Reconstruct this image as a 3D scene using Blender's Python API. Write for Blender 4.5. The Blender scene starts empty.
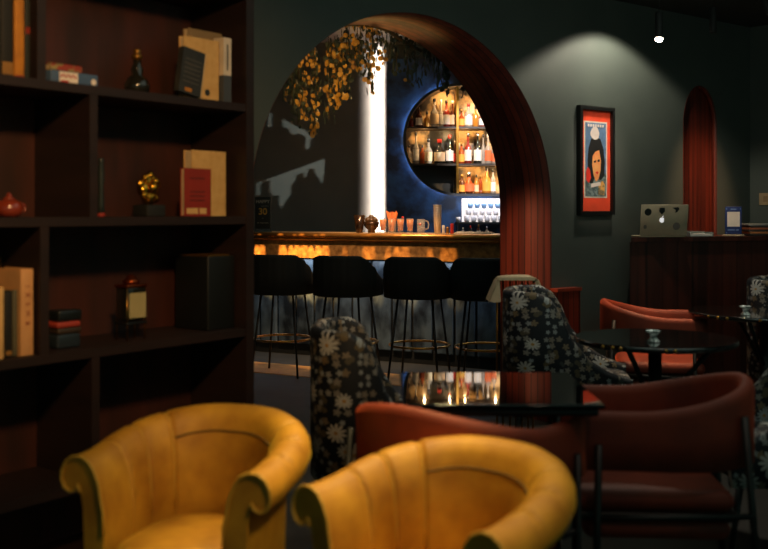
import bpy, math, random
from mathutils import Vector, Matrix
random.seed(7)
PI = math.pi
sc = bpy.context.scene
COL = sc.collection
H, F, HZ = 1.318, 1000.0, 212.0        # eye height, focal length in px, horizon row (768x549 frame)

def R(d): return math.radians(d)
def lin(c):
    o = []
    for v in c[:3]:
        v /= 255.0
        o.append(v / 12.92 if v <= .04045 else ((v + .055) / 1.055) ** 2.4)
    return (*o, 1.0)
def at(px, py, Y): return Vector(((px - 384) / F * Y, Y, H - (py - HZ) / F * Y))

# ------------------------------------------------------------------ mesh builder
class MB:
    def __init__(s): s.v = []; s.f = []; s.sm = []; s.uv = {}
    def add(s, vs, fs, smooth=False, M=None):
        b = len(s.v)
        for p in vs: s.v.append(tuple(M @ Vector(p)) if M is not None else tuple(p))
        for f in fs: s.f.append(tuple(b + i for i in f)); s.sm.append(smooth)
        return b
    def box(s, x0, x1, y0, y1, z0, z1, M=None):
        vs = [(x, y, z) for z in (z0, z1) for y in (y0, y1) for x in (x0, x1)]
        s.add(vs, [(0, 2, 3, 1), (4, 5, 7, 6), (0, 1, 5, 4), (2, 6, 7, 3), (0, 4, 6, 2), (1, 3, 7, 5)], False, M); return s
    def rbox(s, x0, x1, y0, y1, z0, z1, r=.01, M=None, n=3):
        """box with rounded vertical edges and softened top and bottom"""
        r = min(r, (x1-x0)/2*.99, (y1-y0)/2*.99, (z1-z0)/2*.99)
        loops = []
        def ring(ins, z):
            L = []
            for cx, cy, a0 in ((x1-r, y1-r, 0), (x0+r, y1-r, 90), (x0+r, y0+r, 180), (x1-r, y0+r, 270)):
                for k in range(n+1):
                    a = R(a0 + 90*k/n); L.append((cx+(r-ins)*math.cos(a), cy+(r-ins)*math.sin(a), z))
            return L
        for k in range(n+1):
            a = R(90*k/n); loops.append(ring(r*(1-math.sin(a)), z0 + r*(1-math.cos(a))))
        for k in range(n+1):
            a = R(90*k/n); loops.append(ring(r*(1-math.cos(a)), z1 - r + r*math.sin(a)))
        return s.loft(loops, cap=True, smooth=True, M=M)
    def loft(s, loops, cap=True, smooth=True, M=None, closed=True):
        n = len(loops[0]); vs = [p for L in loops for p in L]; fs = []
        for i in range(len(loops)-1):
            for j in range(n if closed else n-1):
                k = (j+1) % n
                fs.append((i*n+j, i*n+k, (i+1)*n+k, (i+1)*n+j))
        b = s.add(vs, fs, smooth, M)
        if cap:
            s.f.append(tuple(b+j for j in reversed(range(n)))); s.sm.append(False)
            s.f.append(tuple(b+(len(loops)-1)*n+j for j in range(n))); s.sm.append(False)
        return s
    def lathe(s, prof, seg=20, c=(0, 0, 0), sx=1, sy=1, M=None, smooth=True):
        loops = [[(c[0]+r*sx*math.cos(2*PI*k/seg), c[1]+r*sy*math.sin(2*PI*k/seg), c[2]+z) for k in range(seg)] for r, z in prof]
        return s.loft(loops, True, smooth, M)
    def tube(s, pts, r, seg=8, closed=False, M=None, radii=None):
        pts = [Vector(p) for p in pts]; loops = []; n = len(pts); up = None
        for i, p in enumerate(pts):
            if closed: t = pts[(i+1) % n] - pts[i-1]
            else: t = pts[min(i+1, n-1)] - pts[max(i-1, 0)]
            t = t.normalized()
            if up is None: up = Vector((0, 0, 1)) if abs(t.z) < .9 else Vector((1, 0, 0))
            a = (up - t*up.dot(t)).normalized(); up = a; b = t.cross(a)
            rr = radii[i] if radii else r
            loops.append([tuple(p + a*rr*math.cos(2*PI*k/seg) + b*rr*math.sin(2*PI*k/seg)) for k in range(seg)])
        if closed: loops.append(loops[0])
        return s.loft(loops, not closed, True, M)
    def sphere(s, c, r, seg=16, rg=10, sc3=(1, 1, 1), M=None):
        prof = [(max(1e-4, math.sin(PI*i/rg)), -math.cos(PI*i/rg)) for i in range(rg+1)]
        loops = [[(c[0]+q*r*sc3[0]*math.cos(2*PI*k/seg), c[1]+q*r*sc3[1]*math.sin(2*PI*k/seg), c[2]+z*r*sc3[2]) for k in range(seg)] for q, z in prof]
        return s.loft(loops, True, True, M)
    def prism(s, poly, y0, y1, M=None):
        """poly of (x,z) extruded from y0 to y1"""
        n = len(poly)
        vs = [(x, y0, z) for x, z in poly] + [(x, y1, z) for x, z in poly]
        fs = [tuple(range(n)), tuple(reversed(range(n, 2*n)))] + [(i, i+n, (i+1) % n+n, (i+1) % n) for i in range(n)]
        s.add(vs, fs, False, M); return s
    def grid(s, rows, uvs=None, smooth=True, M=None, closed=False):
        n = len(rows[0]); fs = []; b = len(s.v)
        for i in range(len(rows)-1):
            for j in range(n if closed else n-1):
                k = (j+1) % n; fs.append((i*n+j, i*n+k, (i+1)*n+k, (i+1)*n+j))
        s.add([p for r_ in rows for p in r_], fs, smooth, M)
        if uvs:
            for q, u in enumerate([u for r_ in uvs for u in r_]): s.uv[b+q] = u
        return s
    def build(s, name, m, parent=None, loc=None, rotz=0, bevel=0):
        me = bpy.data.meshes.new(name); me.from_pydata(s.v, [], s.f); me.update()
        me.polygons.foreach_set('use_smooth', s.sm)
        if s.uv:
            L = me.uv_layers.new(name='UVMap')
            for lp in me.loops: L.data[lp.index].uv = s.uv.get(lp.vertex_index, (0, 0))
        if m: me.materials.append(m)
        o = bpy.data.objects.new(name, me); COL.objects.link(o)
        if parent: o.parent = parent
        if loc is not None: o.location = loc
        o.rotation_euler = (0, 0, rotz)
        import bmesh
        bm = bmesh.new(); bm.from_mesh(me); bmesh.ops.recalc_face_normals(bm, faces=bm.faces); bm.to_mesh(me); bm.free()
        if bevel:
            md = o.modifiers.new('Bevel', 'BEVEL'); md.width = bevel; md.segments = 2; md.limit_method = 'ANGLE'
        return o

def thing(name, label, cat, loc=(0, 0, 0), rotz=0, group=None):
    o = bpy.data.objects.new(name, None); COL.objects.link(o); o.empty_display_size = .1
    o.location = loc; o.rotation_euler = (0, 0, rotz); o['label'] = label; o['category'] = cat
    if group: o['group'] = group
    return o
def tag(o, label, cat, group=None, kind=None):
    o['label'] = label; o['category'] = cat
    if group: o['group'] = group
    if kind: o['kind'] = kind
    return o
def struct(o): o['kind'] = 'structure'; return o
def kids(o): return [c for c in bpy.data.objects if c.parent == o]
def dup(root, loc, rotz, label, group=None):
    r = root.copy(); COL.objects.link(r); r.location = loc; r.rotation_euler = (0, 0, rotz); r['label'] = label
    if group: r['group'] = group
    for ch in kids(root):
        c = ch.copy(); COL.objects.link(c); c.parent = r
        for g in kids(ch):
            d = g.copy(); COL.objects.link(d); d.parent = c
    return r

# ------------------------------------------------------------------ materials
def newmat(name):
    m = bpy.data.materials.new(name); m.use_nodes = True
    return m, m.node_tree.nodes, m.node_tree.links, m.node_tree.nodes['Principled BSDF']
MC = {}
def mat(name, c, rough=.5, metal=0, c2=None, scale=8, stretch=(1, 1, 1), bump=0, sheen=0, coat=0, emit=None, es=0, spec=None, detail=4, contrast=(.35, .65), trans=0, alpha=1):
    if name in MC: return MC[name]
    m, N, L, B = newmat(name)
    B.inputs['Base Color'].default_value = lin(c); B.inputs['Roughness'].default_value = rough; B.inputs['Metallic'].default_value = metal
    if spec is not None: B.inputs['Specular IOR Level'].default_value = spec
    if sheen: B.inputs['Sheen Weight'].default_value = sheen; B.inputs['Sheen Roughness'].default_value = .35; B.inputs['Sheen Tint'].default_value = lin([min(255, v*1.3+20) for v in c])
    if coat: B.inputs['Coat Weight'].default_value = coat; B.inputs['Coat Roughness'].default_value = .08
    if emit: B.inputs['Emission Color'].default_value = lin(emit); B.inputs['Emission Strength'].default_value = es
    if trans: B.inputs['Transmission Weight'].default_value = trans
    if alpha < 1: B.inputs['Alpha'].default_value = alpha
    tc = N.new('ShaderNodeTexCoord'); mp = N.new('ShaderNodeMapping'); mp.inputs['Scale'].default_value = stretch
    L.new(tc.outputs['Object'], mp.inputs['Vector'])
    nz = N.new('ShaderNodeTexNoise'); nz.inputs['Scale'].default_value = scale; nz.inputs['Detail'].default_value = detail
    L.new(mp.outputs[0], nz.inputs['Vector'])
    if c2 is None: c2 = [v*.9 for v in c]
    rp = N.new('ShaderNodeValToRGB'); rp.color_ramp.elements[0].position = contrast[0]; rp.color_ramp.elements[1].position = contrast[1]
    rp.color_ramp.elements[0].color = lin(c2); rp.color_ramp.elements[1].color = lin(c)
    L.new(nz.outputs['Fac'], rp.inputs[0]); L.new(rp.outputs[0], B.inputs['Base Color'])
    if bump:
        bp = N.new('ShaderNodeBump'); bp.inputs['Strength'].default_value = bump; bp.inputs['Distance'].default_value = .01
        L.new(nz.outputs['Fac'], bp.inputs['Height']); L.new(bp.outputs[0], B.inputs['Normal'])
    MC[name] = m; return m

def wood(name, c, c2, axis='z', plank=.1, plank_axis='x', rough=.45, groove=.25):
    """planks of width `plank` along plank_axis with grain along axis (object coordinates)"""
    m, N, L, B = newmat(name)
    tc = N.new('ShaderNodeTexCoord'); mp = N.new('ShaderNodeMapping')
    mp.inputs['Scale'].default_value = tuple(1.2 if a == axis else 22 for a in 'xyz')
    L.new(tc.outputs['Object'], mp.inputs['Vector'])
    nz = N.new('ShaderNodeTexNoise'); nz.inputs['Scale'].default_value = 1.0; nz.inputs['Detail'].default_value = 6
    L.new(mp.outputs[0], nz.inputs['Vector'])
    sx = N.new('ShaderNodeSeparateXYZ'); L.new(tc.outputs['Object'], sx.inputs[0])
    dv = N.new('ShaderNodeMath'); dv.operation = 'DIVIDE'; dv.inputs[1].default_value = plank; L.new(sx.outputs['xyz'.index(plank_axis)], dv.inputs[0])
    fr = N.new('ShaderNodeMath'); fr.operation = 'FRACT'; L.new(dv.outputs[0], fr.inputs[0])
    fl = N.new('ShaderNodeMath'); fl.operation = 'FLOOR'; L.new(dv.outputs[0], fl.inputs[0])
    wn = N.new('ShaderNodeTexWhiteNoise'); wn.noise_dimensions = '1D'; L.new(fl.outputs[0], wn.inputs['W'])
    ad = N.new('ShaderNodeMath'); ad.operation = 'MULTIPLY_ADD'; ad.inputs[1].default_value = .35; L.new(wn.outputs['Value'], ad.inputs[0]); L.new(nz.outputs['Fac'], ad.inputs[2])
    sb = N.new('ShaderNodeMath'); sb.operation = 'SUBTRACT'; sb.inputs[1].default_value = .17; L.new(ad.outputs[0], sb.inputs[0])
    rp = N.new('ShaderNodeValToRGB'); rp.color_ramp.elements[0].position = .3; rp.color_ramp.elements[1].position = .7
    rp.color_ramp.elements[0].color = lin(c2); rp.color_ramp.elements[1].color = lin(c); L.new(sb.outputs[0], rp.inputs[0])
    gr = N.new('ShaderNodeMath'); gr.operation = 'GREATER_THAN'; gr.inputs[1].default_value = .15; L.new(fr.outputs[0], gr.inputs[0])
    gm = N.new('ShaderNodeMapRange'); gm.inputs[3].default_value = groove; gm.inputs[4].default_value = 1; L.new(gr.outputs[0], gm.inputs[0])
    mx = N.new('ShaderNodeVectorMath'); mx.operation = 'SCALE'; L.new(rp.outputs[0], mx.inputs[0]); L.new(gm.outputs[0], mx.inputs['Scale'])
    L.new(mx.outputs[0], B.inputs['Base Color'])
    bp = N.new('ShaderNodeBump'); bp.inputs['Strength'].default_value = .5; bp.inputs['Distance'].default_value = .004
    L.new(gr.outputs[0], bp.inputs['Height']); L.new(bp.outputs[0], B.inputs['Normal'])
    B.inputs['Roughness'].default_value = rough
    return m

def floral():
    m, N, L, B = newmat('floral_fabric')
    uv = N.new('ShaderNodeUVMap'); uv.uv_map = 'UVMap'
    def M(op, a, b=None, c=None):
        n = N.new('ShaderNodeMath'); n.operation = op
        for i, v in enumerate((a, b, c)):
            if v is None: continue
            if isinstance(v, (int, float)): n.inputs[i].default_value = v
            else: L.new(v, n.inputs[i])
        return n.outputs[0]
    def layer(scale, k, r, keep, off):
        mp = N.new('ShaderNodeMapping'); mp.inputs['Location'].default_value = off; L.new(uv.outputs[0], mp.inputs[0])
        vo = N.new('ShaderNodeTexVoronoi'); vo.voronoi_dimensions = '2D'; vo.inputs['Scale'].default_value = scale; vo.inputs['Randomness'].default_value = .8
        L.new(mp.outputs[0], vo.inputs['Vector'])
        df = N.new('ShaderNodeVectorMath'); df.operation = 'SUBTRACT'; L.new(mp.outputs[0], df.inputs[0]); L.new(vo.outputs['Position'], df.inputs[1])
        sp = N.new('ShaderNodeSeparateXYZ'); L.new(df.outputs[0], sp.inputs[0])
        cs = N.new('ShaderNodeSeparateColor'); L.new(vo.outputs['Color'], cs.inputs[0])
        ang = M('ADD', M('ARCTAN2', sp.outputs[1], sp.outputs[0]), M('MULTIPLY', cs.outputs[2], 3))
        ln = M('SQRT', M('ADD', M('MULTIPLY', sp.outputs[0], sp.outputs[0]), M('MULTIPLY', sp.outputs[1], sp.outputs[1])))
        pet = M('ABSOLUTE', M('COSINE', M('MULTIPLY', ang, k/2)))
        rad = M('MULTIPLY', M('MULTIPLY_ADD', pet, .62, .38), M('MULTIPLY', M('MULTIPLY_ADD', cs.outputs[0], .5, .65), r))
        msk = M('MULTIPLY', M('LESS_THAN', ln, rad), M('LESS_THAN', cs.outputs[1], keep))
        return msk, ln, cs
    big, ln, cs = layer(9, 11, .042, .6, (.3, .1, 0))
    sm, ln2, cs2 = layer(26, 5, .017, .75, (0, .4, 0))
    lf, ln3, cs3 = layer(20, 2, .022, .35, (.7, .2, 0))
    def mixc(fac, a, b):
        n = N.new('ShaderNodeMix'); n.data_type = 'RGBA'
        if isinstance(fac, float): n.inputs[0].default_value = fac
        else: L.new(fac, n.inputs[0])
        for i, v in ((6, a), (7, b)):
            if isinstance(v, tuple): n.inputs[i].default_value = v
            else: L.new(v, n.inputs[i])
        return n.outputs[2]
    leaf = mixc(cs3.outputs[0], lin((52, 62, 66)), lin((96, 82, 52)))
    c = mixc(lf, lin((17, 23, 31)), leaf)
    c = mixc(sm, c, mixc(cs2.outputs[0], lin((150, 160, 165)), lin((118, 100, 72))))
    flower = mixc(cs.outputs[2], lin((205, 200, 190)), lin((140, 155, 160)))
    core = M('LESS_THAN', ln, .007)
    flower = mixc(core, flower, lin((170, 130, 50)))
    c = mixc(big, c, flower)
    L.new(c, B.inputs['Base Color']); B.inputs['Roughness'].default_value = .6
    return m

M_floral = floral()
M_wall = mat('dark_green_wall_paint', (77, 85, 80), .6, c2=(71, 79, 75), scale=3)
M_ceil = mat('black_green_ceiling_paint', (50, 56, 52), .9)
M_floor = mat('dark_stone_floor', (50, 49, 42), .6, c2=(38, 38, 33), scale=4, bump=.1)
M_archwood = wood('mahogany_arch_boards', (128, 50, 30), (84, 28, 18), 'z', .056, 'y', .6)
M_panelwood = wood('mahogany_panel', (120, 46, 30), (72, 26, 18), 'z', .05, 'x', .35)
M_deskwood = wood('mahogany_desk', (84, 40, 30), (52, 27, 21), 'z', .12, 'x', .35, .7)
M_bookwood = mat('dark_walnut', (38, 23, 19), .55, c2=(29, 18, 15), scale=3, stretch=(1, 1, 6))
M_bookback = mat('red_walnut_back', (72, 36, 28), .55, c2=(48, 28, 22), scale=3, stretch=(3, 1, .6))
M_black = mat('black_metal', (16, 18, 18), .45)
M_matte = mat('matte_black', (24, 27, 26), .7)
M_gold = mat('brass', (200, 150, 70), .28, 1)
M_gloss = mat('black_glass_top', (10, 12, 12), .04, 0, spec=.9, coat=1)
M_mirror = mat('smoked_mirror_top', (46, 50, 50), .03, 1)
M_yellow = mat('mustard_velvet', (212, 156, 42), .6, c2=(168, 112, 20), scale=9, sheen=.25, bump=.05, contrast=(.3, .7))
M_yseam = mat('mustard_piping', (216, 170, 64), .6)
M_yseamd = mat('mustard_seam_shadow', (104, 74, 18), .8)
M_red = mat('rust_red_velvet', (134, 50, 24), .65, c2=(104, 38, 19), scale=6, sheen=.6)
M_stool = mat('charcoal_velvet', (19, 25, 27), .8, sheen=.05)
M_white = mat('white_paint', (225, 218, 212), .6)
M_grey = mat('grey_plaster', (106, 108, 104), .75, c2=(98, 101, 97), scale=3)
M_chrome = mat('steel', (200, 200, 205), .2, 1)

# ------------------------------------------------------------------ camera and view
cam = bpy.data.cameras.new('camera'); co = bpy.data.objects.new('camera', cam); COL.objects.link(co); sc.camera = co
co.location = (0, 0, H); co.rotation_euler = (PI/2, 0, 0)
cam.sensor_width = 36; cam.lens = 36*F/768; cam.shift_y = -(274.5-HZ)/768; cam.clip_end = 60
cam.dof.use_dof = True; cam.dof.focus_distance = 8.4; cam.dof.aperture_fstop = (cam.lens/1000)/.020
vs = sc.view_settings; vs.view_transform = 'Standard'; vs.look = 'None'; vs.gamma = 1; vs.exposure = 0; vs.use_curve_mapping = False
w = bpy.data.worlds.new('World'); sc.world = w; w.use_nodes = True
w.node_tree.nodes['Background'].inputs[0].default_value = lin((110, 150, 135)); w.node_tree.nodes['Background'].inputs[1].default_value = .35
sc.cycles.use_denoising = True; sc.cycles.max_bounces = 6; sc.cycles.sample_clamp_indirect = 4

def light(kind, loc, aim, power, color=(255, 220, 180), size=.05, angle=60, blend=.5, name='lamp', sy=None):
    l = bpy.data.lights.new(name, kind); l.energy = power; l.color = lin(color)[:3]
    if kind == 'AREA':
        l.size = size
        if sy: l.shape = 'RECTANGLE'; l.size_y = sy
    else: l.shadow_soft_size = size
    if kind == 'SPOT': l.spot_size = R(angle); l.spot_blend = blend
    o = bpy.data.objects.new(name, l); COL.objects.link(o); o.location = loc
    d = Vector(aim) - Vector(loc); o.rotation_euler = d.to_track_quat('-Z', 'Y').to_euler()
    return o

# ------------------------------------------------------------------ arch wall frame (local x along wall, y into wall, z up)
TH = R(38); NW = Vector((-math.sin(TH), math.cos(TH), 0)); TW = Vector((math.cos(TH), math.sin(TH), 0)); DW = 4.278
def wallpt(s, d, z): return TW*s + NW*(DW+d) + Vector((0, 0, z))
def s_of(px, d=0):
    u = (px-384)/F; Y = (DW+d)/(NW.x*u+NW.y); return (Vector((u*Y, Y, 0))).dot(TW)
W0 = NW*DW
ARC = (3.59, 1.08, 1.08, 1.345, 0.0); NIC = (6.236, .206, .30, 1.93, .60)
CORNER = 6.874; CEIL = 2.72
def arch_z(a, s):
    u = (s-a[0])/a[1]
    return a[3] + a[2]*math.sqrt(max(0, 1-u*u))
def wall_face(mb, y, s0, s1, top, arches, flip=False):
    cuts = {s0, s1}
    for a in arches:
        for k in range(65): cuts.add(a[0] - a[1]*math.cos(PI*k/64))
    cuts = sorted(cuts)
    for i in range(len(cuts)-1):
        a0, a1 = cuts[i], cuts[i+1]
        if a1-a0 < 1e-6: continue
        mid = (a0+a1)/2; hit = [a for a in arches if abs(mid-a[0]) < a[1]]
        if hit:
            a = hit[0]
            mb.add([(a0, y, arch_z(a, a0)), (a1, y, arch_z(a, a1)), (a1, y, top), (a0, y, top)], [(0, 1, 2, 3)])
            if a[4] > 0: mb.add([(a0, y, 0), (a1, y, 0), (a1, y, a[4]), (a0, y, a[4])], [(0, 1, 2, 3)])
        else:
            mb.add([(a0, y, 0), (a1, y, 0), (a1, y, top), (a0, y, top)], [(0, 1, 2, 3)])
TK = .45
mb = MB(); wall_face(mb, 0, .3, CORNER, 3.1, [ARC, NIC]); wall_face(mb, TK, .3, CORNER+.4, 3.1, [ARC])
mb.box(.2, .3, 0, TK, 0, 3.1); mb.box(.3, CORNER+.4, 0, TK, 3.1, 3.12)
struct(mb.build('wall_back', M_wall, None, W0, TH))
# arch lining (boards run along the opening)
def lining(a, d0, d1, t, n=72):
    path = [(a[0]+a[1], 0.0), (a[0]+a[1], a[3]*.5)] + [(a[0]+a[1]*math.cos(PI*k/n), a[3]+a[2]*math.sin(PI*k/n)) for k in range(n+1)] + [(a[0]-a[1], a[3]*.5), (a[0]-a[1], 0.0)]
    loops = []
    for i, (s, z) in enumerate(path):
        dx, dz = s-a[0], max(0, z-a[3]); l = math.hypot(dx, dz) or 1; nx, nz = dx/l, dz/l
        loops.append([(s, d0, z), (s-nx*t, d0, z-nz*t), (s-nx*t, d1, z-nz*t), (s, d1, z)])
    mb = MB(); vs = [p for L_ in loops for p in L_]; fs = []
    for i in range(len(loops)-1):
        for j in range(4): fs.append((i*4+j, i*4+(j+1) % 4, (i+1)*4+(j+1) % 4, (i+1)*4+j))
    mb.add(vs, fs, False)
    for k, sm_ in enumerate(fs): mb.sm[k] = (k % 4) == 1
    return mb
o = lining(ARC, -.0005, TK+.004, .002).build('trim_1', M_archwood, None, W0, TH); struct(o)
# niche recess
o = lining(NIC, -.001, .04, .006).build('trim_2', M_archwood, None, W0, TH); struct(o)
mb = MB(); mb.box(NIC[0]-NIC[1]-.05, NIC[0]+NIC[1]+.05, .04, .06, .5, 2.35)
struct(mb.build('trim_3', M_panelwood, None, W0, TH))
# corner and right wall
cr = wallpt(CORNER, 0, 0)
mb = MB(); mb.box(0, .12, -5.5, 0, 0, 3.1)
struct(mb.build('wall_right', M_wall, None, cr, TH))
# floor, ceilings
mb = MB(); mb.box(-6, 9, -2, 13, -.1, 0); struct(mb.build('floor', M_floor))
mb = MB(); a = [wallpt(.3, 0, CEIL), wallpt(CORNER, 0, CEIL), wallpt(CORNER, -5.5, CEIL), wallpt(-1.5, -5.5, CEIL), wallpt(-1.5, -1.2, CEIL)]
n = len(a); mb.add([tuple(p) for p in a] + [(p.x, p.y, CEIL+.08) for p in a], [tuple(range(n)), tuple(range(n, 2*n))] + [(i, (i+1) % n, (i+1) % n+n, i+n) for i in range(n)])
struct(mb.build('ceiling', M_ceil))
# bar room
YB = 10.75
mb = MB(); mb.box(-4.5, .05, 10.65, YB+.1, 0, 3.3); mb.box(.05, 6.5, YB, YB+.1, 0, 3.3); struct(mb.build('wall_far', M_grey))
mb = MB(); mb.box(-4.6, -4.5, 3.5, YB, 0, 3.3); struct(mb.build('wall_left', M_grey))
mb = MB(); mb.box(6.5, 6.6, 7.5, YB, 0, 3.3); struct(mb.build('wall_side', M_wall))
bar_ceiling = MB()
pp = [wallpt(-1.5, TK, 3.12), wallpt(CORNER+3, TK, 3.12), Vector((6.5, YB, 3.12)), Vector((-4.6, YB, 3.12)), Vector((-4.6, 2.6, 3.12))]
n = len(pp); bar_ceiling.add([tuple(p) for p in pp] + [(p.x, p.y, 3.2) for p in pp], [tuple(range(n)), tuple(range(n, 2*n))] + [(i, (i+1) % n, (i+1) % n+n, i+n) for i in range(n)])
struct(bar_ceiling.build('ceiling_bar', M_white))
# warm wooden strip in the floor before the bar
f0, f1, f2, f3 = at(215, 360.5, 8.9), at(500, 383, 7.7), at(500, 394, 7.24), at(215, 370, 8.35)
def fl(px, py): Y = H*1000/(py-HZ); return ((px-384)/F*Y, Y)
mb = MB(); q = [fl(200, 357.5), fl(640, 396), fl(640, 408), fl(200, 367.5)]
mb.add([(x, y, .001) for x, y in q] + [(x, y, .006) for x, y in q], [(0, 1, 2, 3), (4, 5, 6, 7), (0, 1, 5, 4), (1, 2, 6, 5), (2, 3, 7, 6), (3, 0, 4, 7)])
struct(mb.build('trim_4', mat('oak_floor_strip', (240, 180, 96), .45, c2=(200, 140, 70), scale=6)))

# ------------------------------------------------------------------ blue bar wall with rounded shelf opening
YP = 10.45; XL = (387-384)/F*YP
CX, CZ, CR = (459-384)/F*YP, H+(212-140)/F*YP, 55.5/F*YP
XR = 2.2
outl = [(CX + CR*math.cos(R(90+180*k/40)), CZ + CR*math.sin(R(90+180*k/40))) for k in range(41)]   # top -> left -> bottom
outer = []
mb = MB()
P0x, P1x, PZ0, PZ1 = XL, 3.2, 0.0, 2.92
# strips left of the opening / above / below
def strip(y):
    for k in range(40):
        (xa, za), (xb, zb) = outl[k], outl[k+1]
        mb.add([(xa, y, za), (xb, y, zb), (P0x, y, zb), (P0x, y, za)], [(0, 1, 2, 3)])
    mb.add([(P0x, y, CZ+CR), (P1x, y, CZ+CR), (P1x, y, PZ1), (P0x, y, PZ1)], [(0, 1, 2, 3)])
    mb.add([(P0x, y, PZ0), (P1x, y, PZ0), (P1x, y, CZ-CR), (P0x, y, CZ-CR)], [(0, 1, 2, 3)])
    mb.add([(XR, y, CZ-CR), (P1x, y, CZ-CR), (P1x, y, CZ+CR), (XR, y, CZ+CR)], [(0, 1, 2, 3)])
strip(YP)
mb.add([(P0x, YP, 0), (P0x, YB, 0), (P0x, YB, PZ1), (P0x, YP, PZ1)], [(0, 1, 2, 3)])
mb.add([(P0x, YP, PZ1), (P1x, YP, PZ1), (P1x, YB, PZ1), (P0x, YB, PZ1)], [(0, 1, 2, 3)])
M_blue = mat('mottled_blue_paint', (52, 96, 150), .6, c2=(26, 40, 60), scale=5, detail=8, contrast=(.42, .62))
struct(mb.build('wall_blue', M_blue))
# opening shell: rim, back panel, shelves, post  (one fitted shelf unit)
unit = thing('display_shelf', 'round-ended bottle display recessed in the blue wall behind the bar', 'shelf', (CX, YP, CZ))
full = outl + [(XR, CZ-CR), (XR, CZ+CR)]
loops = []
for (y, g) in ((-.05, 1.012), (-.055, 1.012), (-.055, .965), (.28, .965)):
    loops.append([((x-CX)*(g if x < CX+.01 else 1), y, (z-CZ)*g) for x, z in full])
m2 = MB(); m2.loft(loops, cap=False, smooth=False); m2.build('rim', mat('black_shelf_lacquer', (26, 24, 20), .4), unit)
m2 = MB(); m2.prism([(x-CX, z-CZ) for x, z in full], .278, .285)
M_onyx = mat('amber_onyx', (240, 196, 132), .5, c2=(44, 28, 12), scale=4.5, detail=9, contrast=(.43, .56), bump=.1)  # veining and bright spots are in the colour; nothing shines from behind
m2.build('back_panel', M_onyx, unit)
def circ_x(z):  # local left limit at height z
    return -math.sqrt(max(0, CR*CR*.93 - z*z))
SH = [H+(212-126.5)/F*YP - CZ, H+(212-163.5)/F*YP - CZ, H+(212-193.5)/F*YP - CZ]
for i, z in enumerate(SH):
    x0 = circ_x(z) if i < 2 else -.01
    m2 = MB(); m2.box(x0, XR-CX, .0, .27, z-.022, z); m2.build('shelf_board', mat('dark_shelf_wood', (44, 34, 26), .5), unit)
px_post = (457.5-384)/F*YP-CX
m2 = MB(); m2.box(px_post-.012, px_post+.012, -.01, .27, -CR*.965, CR*.965); m2.build('post', M_gold, unit)
m2 = MB()  # dark marble slab lower left and upper left
m2.box(circ_x(SH[0])*.55, px_post-.012, .262, .276, SH[0]-.35, SH[0]-.022)
m2.build('dark_back_panel', mat('black_marble', (30, 30, 26), .35, c2=(86, 70, 44), scale=5, detail=10, contrast=(.32, .40)), unit)
m2 = MB(); zz = SH[1]-.022; pl = [(px_post-.012, zz)] + [(x-CX, (z-CZ)*.965) for x, z in outl if z-CZ < zz and x < CX+px_post-.01][0:]
pl = [p for p in pl]
pl = [(circ_x(zz)+.01, zz)] + [(p[0]*.96, p[1]) for p in pl[1:]] + [(px_post-.012, zz)]
m2.prism(pl, .258, .274); m2.build('dark_back_panel', MC['black_marble'], unit)
# halo tube behind the rim on the wall
m2 = MB(); m2.tube([((CR-.012)*math.cos(R(a)), -.028, (CR-.012)*math.sin(R(a))) for a in range(100, 266, 5)], .006)
m2.build('halo_light', mat('blue_white_led', (200, 220, 255), .5, emit=(205, 222, 255), es=11), unit)
# small warm lamps under the boards
for (x0_, x1_, z_, n_) in ((-.36, px_post-.08, SH[0]-.06, 2), (px_post+.08, .7, SH[0]-.06, 3), (-.15, px_post-.06, .45, 2), (px_post+.08, .7, .47, 3), (px_post+.08, .7, SH[1]-.06, 3)):
    for k_ in range(n_):
        x_ = x0_+(x1_-x0_)*k_/max(1, n_-1)
        light('POINT', (CX+x_, YP+.01, CZ+z_), (0, 0, 0), 2.3, (255, 208, 145), .004, name='shelf_lamp')
# bottles --------------------------------------------------------------
def bottle(px, Y, zb, h, r, glass, label, lab, capc, txt, group, liquid_top=.62, lb=(.12, .5), shape='round'):
    t = thing('bottle', txt, 'bottle', ((px-384)/F*Y, Y, zb), 0, group)
    sh = {'round': [(r*.9, 0), (r, .008), (r, h*.55), (r*.8, h*.63), (r*.36, h*.72), (r*.32, h*.93), (r*.36, h*.95)],
          'squat': [(r*.9, 0), (r, .008), (r, h*.48), (r*.7, h*.58), (r*.34, h*.66), (r*.32, h*.9), (r*.36, h*.92)],
          'tall': [(r*.9, 0), (r, .008), (r, h*.5), (r*.6, h*.6), (r*.3, h*.66), (r*.28, h*.95), (r*.33, h*.96)],
          'flask': [(r*.6, 0), (r*.9, h*.08), (r, h*.25), (r*.95, h*.42), (r*.5, h*.58), (r*.3, h*.66), (r*.3, h*.86)]}[shape]
    m_ = MB(); m_.lathe(sh, 14); m_.build('glass', glass, t)
    if label:
        m_ = MB(); rr = r*1.02; n = 8
        rows = [[(rr*math.sin(a), -rr*math.cos(a), z) for a in [R(-70+140*k/n) for k in range(n+1)]] for z in (h*lb[0], h*lb[1])]
        back = [[(p[0]*.985, p[1]*.985, p[2]) for p in row] for row in rows]
        m_.grid(rows); m_.grid(back); m_.build('label', label, t)
    m_ = MB(); m_.lathe([(r*.38, sh[-1][1]-.02*1), (r*.38, h*1.0), (r*.3, h*1.005)], 10); m_.build('cap', capc, t)
    return t
G = lambda n, c, **k: mat(n, c, .12, 0, spec=.8, c2=c, **k)
g_clear = mat('clear_glass', (190, 180, 170), .08, 0, spec=1, alpha=.55); g_dark = G('dark_green_glass', (22, 24, 20)); g_amber = G('amber_whisky_glass', (150, 64, 16)); g_red = G('dark_red_glass', (110, 22, 14)); g_brown = G('brown_glass', (70, 32, 16)); g_gold = G('golden_spirit_glass', (180, 116, 40))
g_thin = mat('thin_glass', (235, 230, 220), .05, 0, spec=1, alpha=.12)
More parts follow.
